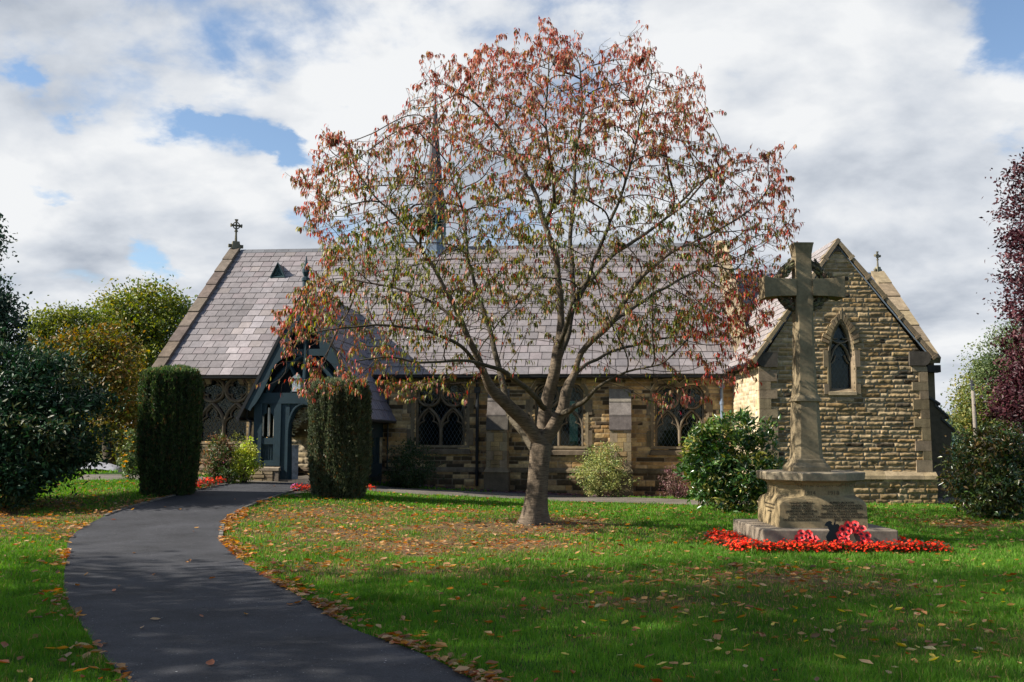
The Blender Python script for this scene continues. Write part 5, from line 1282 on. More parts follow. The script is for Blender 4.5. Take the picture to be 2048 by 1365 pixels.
    while len(A) < want:
        px = rs.uniform(520, 1605, 4000); py = rs.uniform(30, 845, 4000); ok = in_poly(px, py, OUT); px, py = px[ok], py[ok]
        q = np.hypot((px-cx)/520, (py-cy)/440); dm = 3.9*np.sqrt(np.clip(1.12-q**2, .06, 1)); dm *= np.where(py > 720, .75, 1)
        dy = rs.uniform(-1, 1, len(px)); dy = np.sign(dy)*np.abs(dy)**.8*dm
        hollow = (np.hypot((px-1090)/210, (py-760)/130) < 1) & (rs.rand(len(px)) < .85)
        thin = (py < 330) & (rs.rand(len(px)) < .0)
        low = (py > 690) & (rs.rand(len(px)) < .68)
        for a, b, c, h1, h2, h3 in zip(px, py, dy, hollow, thin, low):
            if not (h1 or h2 or h3): A.append(np.array(P(a, b, Y0+c)))
    A = np.array(A[:want]); NA = len(A)
    NP = np.array(nodes); best = np.full(NA, 1e9); bi = np.zeros(NA, int)
    def upd(start, pts):
        nonlocal best, bi
        for s in range(0, len(pts), 400):
            d = ((A[:, None]-pts[None, s:s+400])**2).sum(2); k = d.argmin(1); dd = d[np.arange(len(A)), k]; m = dd < best; best[m] = dd[m]; bi[m] = start+s+k[m]
    upd(25, NP[25:])
    alive = np.ones(NA, bool); kill = .165**2; infl = 3.2**2
    stuck = 0
    for it in range(95):
        m = alive & (best < infl)
        if not m.any(): break
        ids = np.unique(bi[m]); acc = {}
        d = unit(A[m]-NP[bi[m]]); idx = np.searchsorted(ids, bi[m]); S = np.zeros((len(ids), 3)); np.add.at(S, idx, d)
        prv = np.array([NP[i]-NP[par[i]] if par[i] >= 0 else (0, 0, 1) for i in ids]); S = unit(S)+unit(prv)*.9+np.array([0, 0, .06])+rs.normal(size=S.shape)*.16; new = NP[ids]+unit(S)*step
        start = len(NP); NP = np.concatenate([NP, new]); par += [int(i) for i in ids]; rad += [0]*len(ids)
        upd(start, new); alive &= best > kill
    # long young shoots break the outline
    haskid = np.zeros(len(NP), bool); haskid[[q for q in par if q >= 0]] = True; fin = [q for q in range(n0, len(NP)) if not haskid[q]]; extra = []; cc0 = np.array([foot.x, foot.y, foot.z+4.6])
    for q in fin:
        v = NP[q]-cc0; rim = math.sqrt((v[0]/5.0)**2+(v[1]/4.0)**2+(v[2]/4.4)**2)
        if rim < .72 or rs.rand() > .30 or v[2] < -2.2: continue
        dd = unit(v)*.8+np.array([0, 0, .35])+rs.normal(size=3)*.3; p_ = NP[q].copy(); pr_ = q
        for s_ in range(rs.randint(1, 4)):
            dd = unit(dd+rs.normal(size=3)*.22+np.array([0, 0, -.05])); p_ = p_+dd*.095; extra.append(p_.copy()); par.append(int(pr_)); rad.append(0); pr_ = len(par)-1
    if extra: NP = np.concatenate([NP, np.array(extra)])
    par = np.array(par); N_ = len(NP); print('cherry nodes', N_, 'left', alive.sum())
    kids = [[] for _ in range(N_)]
    for i in range(N_):
        if par[i] >= 0: kids[par[i]].append(i)
    w = np.zeros(N_)
    for i in range(N_-1, -1, -1):
        if not kids[i]: w[i] = 1
        # children always have a larger index
        if par[i] >= 0: w[par[i]] += w[i]
    R_ = .0031*w**(1/2.2); R_ = np.where(np.arange(N_) < n0, np.maximum(np.array(rad), .006), np.minimum(R_, .04))
    # chains
    tr, br = MB(), MB(); done = np.zeros(N_, bool)
    starts = [0]; C_BARK = (.125, .095, .066)
    while starts:
        s = starts.pop(); ch = [par[s]] if par[s] >= 0 else []; i = s
        while True:
            ch.append(i); done[i] = True
            if not kids[i]: break
            if i < n0 and i+1 < n0 and par[i+1] == i: nx = i+1
            elif s < n0 and i < n0: nx = None
            else: nx = max(kids[i], key=lambda k: w[k])
            for k in kids[i]:
                if k != nx: starts.append(k)
            if nx is None: break
            i = nx
        if len(ch) < 2: continue
        pts = NP[ch].copy(); rr = R_[ch].copy()
        if par[s] >= 0: rr[0] = min(rr[0], rr[1]*1.15)
        if len(ch) > 3: pts[1:-1] = (pts[:-2]+2*pts[1:-1]+pts[2:])/4
        big = rr.max() > .035
        lit = min(1, rr.max()/.05); c = C_BARK if rr.max() > .13 else (.075, .062, .042) if big else (.06, .045, .035)
        sides = 16 if rr.max() > .12 else 9 if big else 5 if rr.max() > .012 else 3
        (tr if big else br).tube(pts, rr, sides, c, cap=False)
    # ---- bark relief on the trunk: fluted, flaring foot
    V = np.array([tuple(v) for v in tr.v]); 
    m = V[:, 2] < foot.z+1.9
    fx, fy, fz = foot
    cxz = np.array([np.interp(V[:, 2], NP[:24, 2], NP[:24, k]) for k in (0, 1)]).T
    ang = np.arctan2(V[:, 1]-cxz[:, 1], V[:, 0]-cxz[:, 0]); hh = np.clip((V[:, 2]-foot.z)/1.6, 0, 1)
    amp = (.13*np.cos(ang*3+.3+hh*2.6)+.08*np.cos(ang*5+2-hh*3)+.05*np.cos(ang*2+hh*4))*(1-hh*.4)+.20*np.exp(-hh*11)*(.6+.4*np.cos(ang*4))
    for k in (0, 1): V[m, k] += ((V[:, k]-cxz[:, k])*amp)[m]
    tr.v = [tuple(v) for v in V]
    mt = mat('cherry_bark', None, .85, .2, 5, .3, 22, .9, .02, noise2=(1.2, .3)); nt = mt.node_tree
    # horizontal lenticel bands
    b = [n for n in nt.nodes if n.type == 'BSDF_PRINCIPLED'][0]; src = b.inputs['Base Color'].links[0].from_socket
    wv = nt.nodes.new('ShaderNodeTexNoise'); wv.inputs['Scale'].default_value = 9; wv.inputs['Detail'].default_value = 4; mp = nt.nodes.new('ShaderNodeMapping'); mp.inputs['Scale'].default_value = (1, 1, 9); tcn = nt.nodes.new('ShaderNodeTexCoord')
    nt.links.new(tcn.outputs['Object'], mp.inputs[0]); nt.links.new(mp.outputs[0], wv.inputs['Vector']); mr = nt.nodes.new('ShaderNodeMapRange'); mr.inputs[1].default_value = .35; mr.inputs[2].default_value = .65; mr.inputs[3].default_value = .6; mr.inputs[4].default_value = 1.3
    nt.links.new(wv.outputs[0], mr.inputs[0]); x = nt.nodes.new('ShaderNodeMix'); x.data_type = 'RGBA'; x.blend_type = 'MULTIPLY'; x.inputs[0].default_value = 1; nt.links.new(src, x.inputs[6]); nt.links.new(mr.outputs[0], x.inputs[7]); nt.links.new(x.outputs[2], b.inputs['Base Color'])
    tr.build('trunk', mt, root, smooth=True)
    br.build('branches', M_TWIG, root, smooth=True)
    # ---- leaves hang in bunches from the young shoots
    tips = np.array([i for i in range(n0, N_) if w[i] <= 3]); tipw = np.array([not kids[i] for i in tips])
    prob = np.where(tipw, 8.2, 3.0)
    mid = NP[tips]; cln = .6*vnoise(mid[:, 0]*1.5+mid[:, 1]*.7+50, mid[:, 2]*1.5+50, 7)+.4*vnoise(mid[:, 0]*3.4+9+mid[:, 1], mid[:, 2]*3.4+20, 8); prob = prob*np.clip((cln-.36)*6.2, .07, 2.1)
    cnt = rs.poisson(prob); src = np.repeat(tips, cnt); n = len(src)
    pz = NP[src]; pp = np.array([NP[par[i]] for i in src]); bd = unit(pz-pp)
    tt = rs.rand(n)[:, None]; base = pp+(pz-pp)*tt*1.25+rs.normal(size=(n, 3))*.012
    side = unit(rs.normal(size=(n, 3))+bd*.6); side[:, 2] *= .3; side = unit(side)
    d0 = unit(side*.9+np.array([0, 0, -.15])); d1 = unit(side*.45+np.array([0, 0, -1.0])); d2 = unit(side*.12+np.array([0, 0, -1.0])+rs.normal(size=(n, 3))*.1)
    Ln = rs.uniform(.07, .125, n)[:, None]; Wd = Ln*rs.uniform(.2, .31, (n, 1)); sv = unit(np.cross(d1, rs.normal(size=(n, 3))*.5+side))
    upv = np.cross(sv, d1)
    p1 = base+d0*Ln*.3; p2 = p1+d1*Ln*.35; p3 = p2+d2*Ln*.42
    fo = .3
    V = np.stack([base, p1+sv*Wd*.42+upv*Wd*fo*.4, p1, p1-sv*Wd*.42+upv*Wd*fo*.4, p2+sv*Wd*.5+upv*Wd*fo*.5, p2, p2-sv*Wd*.5+upv*Wd*fo*.5, p3], 1).reshape(-1, 3)
    i8 = np.arange(n)[:, None]*8
    F = np.concatenate([i8+f for f in ([0, 2, 1], [0, 3, 2], [1, 2, 5], [1, 5, 4], [2, 3, 6], [2, 6, 5], [4, 5, 7], [5, 6, 7])], 0)
    # colours: rust and pink at the top and rim, olive inside, scarlet low right, green low left
    x, z = base[:, 0]-foot.x, base[:, 2]-foot.z
    rim = np.hypot(x/5.0, (z-5.2)/4.6)
    topf = sstep(4.6, 8.2, z); red = np.clip(.14+.6*topf+.5*sstep(.5, 1.0, rim), 0, 1); grn = np.clip(.66-.5*topf-.25*sstep(.6, 1, rim)+.25*sstep(0, -4, x)*(z < 5), 0, 1)
    cl = vnoise(base[:, 0]*1.7+30, base[:, 2]*1.7+base[:, 1]*.9+40, 3)
    u = rs.rand(n)*.6+cl*.45
    P_r = np.array([(.50, .16, .10), (.55, .24, .15), (.42, .10, .07), (.52, .27, .18), (.36, .12, .09)]); P_m = np.array([(.27, .18, .07), (.22, .15, .06), (.32, .23, .07), (.36, .19, .07), (.16, .12, .05)])
    P_g = np.array([(.11, .14, .03), (.17, .18, .035), (.07, .11, .025), (.30, .29, .05)]); P_s = np.array([(.58, .055, .03), (.62, .12, .04), (.5, .04, .05)])
    k5 = rs.randint(0, 5, n); k4 = rs.randint(0, 4, n); k3 = rs.randint(0, 3, n)
    C = np.where((u < grn)[:, None], P_g[k4], P_m[k5]); C = np.where((rs.rand(n) < red*.8)[:, None], P_r[k5], C)
    sc = .05+.42*sstep(1.0, 4.5, x)*(1-sstep(3.5, 6.5, z))+.12*sstep(-3, -5, x); C = np.where(((rs.rand(n) < sc*.8) & (cl > .42))[:, None], P_s[k3], C)
    C = C*rs.uniform(.62, 1.05, (n, 1))*np.array([.95, .93, 1.05]); print('cherry leaves', n)
    np_mesh('crown', V, F, np.repeat(C, 8, 0), L_CHERRY, root)
cherry()

# ---------------------------------------------------------------- clipped yews
def yew(px0, px1, ytop, ybase, label, seed, taper=.05, n=30000, pal=None):
    f = G((px0+px1)/2, ybase); Y = f.y; s = Y/FPX; tl = (px0-1024)/FPX; tr_ = (px1-1024)/FPX; hw = (tr_-tl)*Y/(2*(1-tr_)); cx = tl*Y+hw; zt = P(1000, ytop, Y).z; z0 = f.z; Hh = zt-z0
    root = thing('clipped_yew', label, 'yew', (cx, Y+hw, z0), 'clipped yews flanking the path'); rs = np.random.RandomState(seed)
    a = rs.rand(n)*2*math.pi; face = rs.rand(n); t = rs.rand(n)**.9
    def prof(t): return (.80+.20*np.clip(t/.35, 0, 1)**.7)*(1-.10*np.clip((t-.88)/.12, 0, 1)**2)
    k = (np.abs(np.cos(a))**2.8+np.abs(np.sin(a))**2.8)**(-1/2.8)
    lump = 1+.07*(vnoise(a*2.2+seed*9, t*.8, seed)-.5)*2+.12*(vnoise(a*11+seed, t*2.2, seed+1)-.5)*2+.03*(vnoise(a*30+seed, t*14, seed+1)-.5)*2
    r = hw*prof(t)*k*lump*(1-.10*rs.rand(n)**2); top = face < .16
    x = cx+r*np.cos(a); y = Y+hw+r*np.sin(a); z = z0+Hh*t
    rr = np.sqrt(rs.rand(n)); x = np.where(top, cx+hw*k*rr*np.cos(a)*.93, x); y = np.where(top, Y+hw+hw*k*rr*np.sin(a)*.93, y); z = np.where(top, z0+Hh*(1-.03*rr**3)+.10*(vnoise(x*5, y*5, seed)-.3)+rs.uniform(-.05, .13, n), z)
    o = np.stack([np.cos(a), np.sin(a), np.where(top, 2, .0)], 1); d = unit(o*.45+np.array([0, 0, 1.0])+rs.normal(size=(n, 3))*.28)
    ln = rs.uniform(.05, .10, n); pal = pal or [(.04, .075, .025), (.05, .09, .03), (.03, .055, .02), (.075, .10, .035), (.05, .06, .03)]
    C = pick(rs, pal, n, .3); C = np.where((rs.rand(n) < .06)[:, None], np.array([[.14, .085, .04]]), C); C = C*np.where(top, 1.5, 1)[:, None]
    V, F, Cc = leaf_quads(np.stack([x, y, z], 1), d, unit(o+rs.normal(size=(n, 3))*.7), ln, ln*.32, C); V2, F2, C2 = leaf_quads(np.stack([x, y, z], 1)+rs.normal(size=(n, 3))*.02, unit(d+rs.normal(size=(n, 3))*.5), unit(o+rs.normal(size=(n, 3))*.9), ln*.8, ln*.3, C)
    # closed dark core in place of inner twigs, added to block light
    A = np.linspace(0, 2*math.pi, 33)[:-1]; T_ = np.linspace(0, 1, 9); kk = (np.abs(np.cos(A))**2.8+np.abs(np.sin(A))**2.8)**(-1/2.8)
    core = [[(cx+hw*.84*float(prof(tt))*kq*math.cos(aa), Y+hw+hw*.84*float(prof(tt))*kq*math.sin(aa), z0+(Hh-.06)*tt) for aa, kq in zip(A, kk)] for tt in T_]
    mb = MB(); mb.loft(core, (.012, .02, .009)); mb.build('opaque_core', M_PLAIN, root)
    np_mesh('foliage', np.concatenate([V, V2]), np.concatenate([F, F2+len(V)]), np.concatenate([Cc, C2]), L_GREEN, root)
    mb = MB(); mb.tube([(cx, Y+hw, z0-.2), (cx, Y+hw, z0+.8)], [.14, .12], 8, (.08, .05, .035)); mb.build('trunk', M_BARK, root)
yew(268, 413, 750, 996, 'tall clipped yew column left of the path before the big traceried window', 3)
yew(612, 745, 772, 1000, 'clipped yew column standing in front of the right half of the porch', 5, pal=[(.07, .09, .05), (.09, .11, .06), (.05, .065, .035), (.12, .125, .075)])

# ---------------------------------------------------------------- shrubs
def shrub(name, label, cat, px, py, w, h, n, size, pal, m_, seed, clump=.16, asp=.45, up=.5, dome=None, Yoff=None, group=None, shell=.45, lower=.0, blobs=None, stems=10, var=.25, part='foliage'):
    f = G(px, py); Y = f.y if Yoff is None else f.y+Yoff; s = Y/FPX; hw = w/2*s; hh = h*s
    B = blobs or [(0, 0, .5, 1, .55), (-.35, .1, .42, .6, .45), (.35, -.1, .4, .62, .42), (0, -.2, .3, .8, .35), (.05, .1, .72, .55, .30)]
    bl = [(f.x+b[0]*hw, Y+hw*.8+b[1]*hw, f.z+b[2]*hh, b[3]*hw, b[3]*hw*.9, b[4]*hh) for b in B]
    root = thing(name, label, cat, (f.x, Y+hw*.8, f.z), group); ob, cen = foliage(part, bl, n, size, pal, m_, root, clump, seed, shell, asp, up, var, zmin=f.z+.0)
    rg = random.Random(seed); mb = MB()
    for i in range(stems):
        e = Vector(cen[rg.randrange(len(cen))]); b = Vector((f.x+rg.uniform(-.1, .1), Y+hw*.8+rg.uniform(-.1, .1), f.z-.05)); mb.tube([b, b.lerp(e, .5)+Vector((0, 0, .08)), e], [.02, .013, .004], 4, (.07, .05, .035))
    mb.build('stems', M_TWIG, root); return root
shrub('laurel_shrub', 'big glossy green shrub between the memorial cross and the church wall', 'shrub', 1482, 1028, 208, 205, 9500, .15, [(.045, .10, .022), (.06, .13, .028), (.035, .08, .02), (.12, .19, .035), (.26, .25, .06)], L_GLOSSY, 41, .12, .36, .55)
shrub('variegated_shrub', 'pale yellow variegated shrub against the nave wall between window and buttress', 'shrub', 1197, 990, 122, 125, 7000, .055, [(.42, .42, .16), (.34, .36, .12), (.22, .26, .09), (.10, .16, .05)], L_GREEN, 42, .09, .5, .6, Yoff=-1.9, blobs=[(0, 0, .35, .95, .38), (-.25, 0, .45, .6, .4), (.2, 0, .5, .5, .42), (.0, .1, .8, .3, .26), (-.45, -.1, .25, .5, .28)])
shrub('dark_shrub', 'dark green low shrub against the wall right of the porch', 'shrub', 815, 978, 118, 92, 6000, .06, [(.015, .035, .012), (.02, .045, .015), (.03, .055, .016)], L_GREEN, 43, .1, Yoff=-.3)
shrub('berberis', 'small purple leaved shrub at the foot of the wall beside the glossy shrub', 'shrub', 1365, 1000, 75, 62, 1700, .045, [(.16, .06, .075), (.12, .05, .06), (.22, .12, .10), (.3, .2, .17)], L_GREEN, 44, .09, up=.4, stems=24)
shrub('golden_shrub', 'bright yellow green shrub beside the stone base of the porch', 'shrub', 482, 968, 50, 92, 3000, .075, [(.42, .46, .06), (.32, .40, .05), (.5, .5, .12)], L_GREEN, 45, .08, blobs=[(0, 0, .4, 1, .4), (.2, 0, .7, .7, .32), (-.2, -.1, .25, .9, .26)])
shrub('hydrangea', 'reddish green shrub under the traceried window beside the left yew', 'shrub', 432, 968, 62, 95, 3800, .065, [(.05, .08, .025), (.12, .06, .035), (.03, .05, .018), (.2, .11, .06), (.09, .12, .03)], L_GREEN, 46, .09)
shrub('pink_flowering_plant', 'low plant with magenta flowers left of the golden shrub', 'plant', 455, 970, 30, 48, 700, .05, [(.04, .07, .02), (.05, .09, .025)], L_GREEN, 47, .06)
shrub('thin_shrub', 'olive shrub with upright shoots below the sill left of the golden shrub', 'shrub', 458, 962, 46, 95, 1800, .05, [(.12, .13, .035), (.08, .10, .03), (.2, .2, .06)], L_GREEN, 48, .08, Yoff=.6)
shrub('rounded_shrub', 'dense green and bronze shrub at the right edge in front of the purple tree', 'shrub', 2034, 1045, 200, 185, 13000, .10, [(.035, .07, .018), (.05, .09, .02), (.09, .10, .022), (.14, .09, .03), (.03, .05, .015)], L_GLOSSY, 49, .14, .4, blobs=[(0, 0, .5, 1, .5), (-.3, .1, .4, .7, .4), (.35, -.1, .5, .7, .5), (0, -.2, .3, .9, .32), (-.05, .1, .78, .6, .25)])
# climbing yellow rose behind the left yew
rr_ = G(262, 962); rz = thing('yellow_rose', 'tall rose with yellow flowers at the left side of the clipped yew', 'rose', rr_); s_ = rr_.y/FPX
ob, cen = foliage('foliage', [(rr_.x, rr_.y, rr_.z+50*s_, 12*s_, 12*s_, 55*s_)], 1500, .07, [(.08, .12, .04), (.16, .2, .08), (.05, .08, .03)], L_GREEN, rz, .08, 61, .3)
mb = MB(); rg = random.Random(3)
for i in range(26): c = Vector(cen[rg.randrange(len(cen))]); blossom(mb, c+Vector((-.08, -.1, .05)), .055, (.75, .42, .03), rg, 7)
mb.build('roses', L_PETAL, rz)
mb = MB()
for i in range(4): mb.tube([(rr_.x+rg.uniform(-.1, .1), rr_.y, rr_.z-.05), (rr_.x+rg.uniform(-.1, .1), rr_.y, rr_.z+95*s_)], [.015, .006], 4, (.1, .08, .04))
mb.build('stems', M_TWIG, rz)

# ---------------------------------------------------------------- trees round the churchyard
RHO = [(.016, .045, .02), (.022, .06, .026), (.03, .075, .03), (.014, .035, .017), (.06, .07, .025)]
def big(name, label, cat, specs, Y, foot_px, n, size, pal, r0, seed, clump, zmin=None, m_=None, group=None, shell=.45, **kw):
    bl = [blobpx(x, y, Y+(dy or 0), rx, ry) for x, y, rx, ry, dy in specs]; f = P(foot_px, 900, Y); f = Vector((f.x, f.y, Hf(f.x, f.y)))
    return tree(name, label, cat, f, bl, n, size, pal, r0, seed, group, m_, clump, zmin=zmin, shell=shell, **kw)
big('rhododendron', 'huge dark glossy bush filling the left edge beside the path', 'bush', [(70, 800, 110, 110, 0), (-20, 780, 110, 120, 0), (120, 880, 85, 85, -.5), (20, 900, 120, 80, -.6), (150, 830, 60, 60, .5), (-60, 900, 130, 90, -1), (60, 730, 70, 45, .5), (0, 950, 100, 50, -1)], 20.5, 40, 42000, .12, RHO, .16, 71, .22, m_=leaf_mat('dark_leaf', .45, .15, .22), zmin=.2, asp=.38, nl=40, per=130)
big('bronze_tree', 'olive and bronze leaved tree just behind the dark bush on the left', 'tree', [(185, 740, 75, 60, 0), (235, 800, 60, 70, 0), (150, 700, 60, 45, 0), (260, 860, 45, 55, 0), (210, 690, 50, 40, 1)], 34, 220, 11000, .15, [(.11, .12, .025), (.16, .13, .03), (.07, .09, .02), (.22, .13, .035)], .2, 72, .3)
big('lime_tree', 'tall rounded yellow green tree left of the church gable', 'tree', [(285, 625, 78, 62, 0), (240, 680, 55, 55, 0), (330, 680, 45, 70, 0), (290, 720, 75, 60, 1), (300, 790, 80, 60, 1), (350, 620, 28, 32, 0), (230, 620, 30, 26, 0)], 52, 285, 26000, .19, [(.15, .18, .03), (.2, .22, .035), (.10, .14, .03), (.26, .22, .04), (.07, .10, .025)], .4, 73, .50, shell=.3, per=110)
big('ash_tree', 'thin crowned yellow green tree between the dark conifer and the rounded tree', 'tree', [(105, 665, 42, 42, 0), (150, 645, 34, 38, 0), (190, 640, 22, 26, 0), (130, 710, 70, 50, 1), (190, 700, 45, 50, 1), (80, 640, 22, 20, 0)], 46, 130, 12000, .17, [(.15, .18, .035), (.2, .21, .04), (.10, .13, .03)], .3, 74, .42, shell=.25, per=110)
big('yellow_leaved_tree', 'low tree turning yellow and orange behind the left clipped yew', 'tree', [(235, 800, 50, 50, 0), (210, 860, 60, 45, 0), (255, 740, 30, 40, 0), (170, 850, 40, 40, 0)], 42, 230, 8000, .15, [(.34, .23, .04), (.24, .2, .04), (.4, .2, .05), (.15, .14, .03)], .2, 75, .3)
big('dark_conifer', 'dark blue green tree at the far left edge above the bush', 'tree', [(-5, 620, 34, 40, 0), (-25, 590, 34, 50, 0), (10, 665, 46, 50, 0), (-50, 660, 70, 100, 1), (-34, 480, 34, 50, 1)], 36, -25, 13000, .15, [(.02, .045, .028), (.03, .06, .035), (.016, .035, .022)], .3, 76, .26)
hp = [(x, 905+rng_, 60, 38, 0) for x, rng_ in ((130, 10), (190, 0), (250, -5), (60, 0), (-10, 0), (320, -5))]
big('hedge', 'shaded dark green hedge across the back of the churchyard on the left', 'hedge', hp, 48, 190, 14000, .14, [(.018, .035, .016), (.025, .045, .02), (.035, .06, .03)], .1, 77, .25, part='foliage', tname='stems')
shrub('tamarisk_shrub', 'feathery grey green shrub beyond the end of the side path', 'shrub', 213, 936, 34, 62, 1200, .11, [(.10, .14, .07), (.07, .10, .05)], L_GREEN, 62, .12, asp=.15, up=.1)
shrub('yellow_plant', 'small yellow green plant beside the pale grave cover on the left', 'plant', 165, 936, 32, 40, 600, .09, [(.3, .28, .05), (.16, .2, .04), (.22, .2, .06)], L_GREEN, 63, .1)
shrub('rambling_plant', 'light green rambling plant hanging over the pale grave cover', 'plant', 200, 938, 56, 34, 1100, .08, [(.2, .24, .1), (.12, .16, .05), (.28, .3, .16)], L_GREEN, 64, .1)
gc = G(172, 945); gm = thing('grave_cover', 'crumpled pale grey sheet over a low bank beside the side path on the left', 'ground sheet', gc); xs = np.linspace(-.95, 1.0, 30); ys = np.linspace(0, 1.0, 12)
Xg, Yg = np.meshgrid(xs, ys); Zg = Hf(gc.x, gc.y)+.32*np.sin(np.clip((Xg+1)/2, 0, 1)*math.pi)**.5*np.sin(np.clip((Yg+.05)/1.1, 0, 1)*math.pi)**.6+.07*fbm(Xg*6+3, Yg*6, 5, 3)-.03
Vg = np.stack([gc.x+Xg, gc.y+Yg, Zg], -1).reshape(-1, 3); ii = (np.arange(11)[:, None]*30+np.arange(29)[None]).ravel(); np_mesh('sheet', Vg, np.stack([ii, ii+1, ii+31, ii+30], -1), np.full((len(Vg), 3), .3)*np.array([.95, .98, 1.08]), M_PLAIN, gm, smooth=True)
# right-hand side
PUR = [(.05, .014, .02), (.07, .02, .026), (.035, .01, .015), (.11, .04, .045)]
big('purple_plum_tree', 'deep purple leaved tree at the right edge', 'tree', [(2080, 420, 65, 90, 0), (2060, 520, 55, 60, 0), (2110, 560, 110, 120, 0), (2050, 590, 42, 40, -.5), (2090, 640, 70, 60, 0), (2100, 780, 95, 110, 0), (2050, 790, 50, 70, -.5), (2130, 400, 100, 120, .5), (2072, 335, 40, 45, 0), (2045, 700, 40, 50, 0), (2050, 830, 60, 50, -.5)], 23, 2140, 26000, .10, PUR, .2, 81, .2, per=80, m_=leaf_mat('plum_leaf', .45, .12, .25), shell=.4, asp=.5, col=(.05, .035, .03))
big('yellow_green_tree', 'yellow green tree beyond the telegraph pole on the right', 'tree', [(1960, 800, 50, 55, 0), (1935, 840, 30, 40, 0), (1990, 770, 45, 50, 0), (1985, 850, 60, 50, 0)], 72, 1965, 12000, .22, [(.19, .2, .05), (.14, .17, .045), (.24, .21, .06), (.09, .13, .04)], .35, 82, .5)
big('birch_tree', 'taller grey green drooping tree behind the purple tree on the right', 'tree', [(2010, 720, 55, 60, 0), (2030, 670, 35, 40, 0), (2050, 750, 70, 80, 0), (1990, 740, 30, 40, 0)], 50, 2030, 13000, .13, [(.11, .15, .06), (.08, .12, .05), (.15, .18, .07)], .25, 83, .4, shell=.3, per=90)
big('cedar_tree', 'pale blue green conifer low behind the church on the right', 'tree', [(1912, 855, 18, 26, 0), (1925, 880, 26, 28, 0), (1900, 890, 22, 28, 0), (1945, 895, 30, 25, 0)], 75, 1915, 6000, .26, [(.10, .17, .15), (.08, .13, .12), (.14, .2, .17)], .3, 84, .4)
big('hedge', 'hazy green hedge line beyond the lawn on the right horizon', 'hedge', [(1920, 905, 40, 22, 0), (1980, 905, 50, 26, 0), (2050, 905, 60, 30, 0), (1870, 905, 40, 18, 0), (2120, 900, 60, 35, 0)], 85, 1960, 9000, .25, [(.10, .14, .05), (.07, .10, .04)], .1, 85, .5, part='foliage', tname='stems')
# pole
pb = P(1951, 868, 58); pt = P(1944.5, 762, 58); pr_ = thing('telegraph_pole', 'grey wooden telegraph pole with a dark cap beyond the rounded shrub', 'pole', (pb.x, pb.y, 0)); mb = MB()
dv = pt-pb; b0 = pb-dv*(pb.z/dv.z); mb.tube([b0, pb, pt], [.12, .115, .095], 9, (.2, .17, .14)); mb.build('post', M_TWIG, pr_, smooth=True); mb = MB(); mb.tube([pt-Vector((0, 0, .55)), pt+Vector((0, 0, .02))], .11, 8, (.03, .03, .04)); mb.tube([pt-Vector((.02, .0, .02)), pt+Vector((-.03, 0, .25))], .02, 5, (.2, .2, .2)); mb.build('cap', M_PLAIN, pr_)

# tall trees left of the path whose shade falls across the lawn
OAK = [(.05, .085, .02), (.07, .10, .025), (.04, .07, .018)]
def shade(x, y, z0, z1, r, n, seed, label, size=.22, cl=.5):
    rg = random.Random(seed); bl = [(x+rg.uniform(-.55, .55)*r, y+rg.uniform(-.55, .55)*r, z0+(z1-z0)*(i+.5)/7, r*rg.uniform(.45, .75), r*rg.uniform(.45, .75), (z1-z0)/5.5) for i in range(7)]
    tree('shade_tree', label, 'tree', (x, y, 0), bl, n, size, OAK, .32, seed, 'tall trees shading the lawn from the left', None, cl, shell=.2)
for args in SHADE: shade(*args)
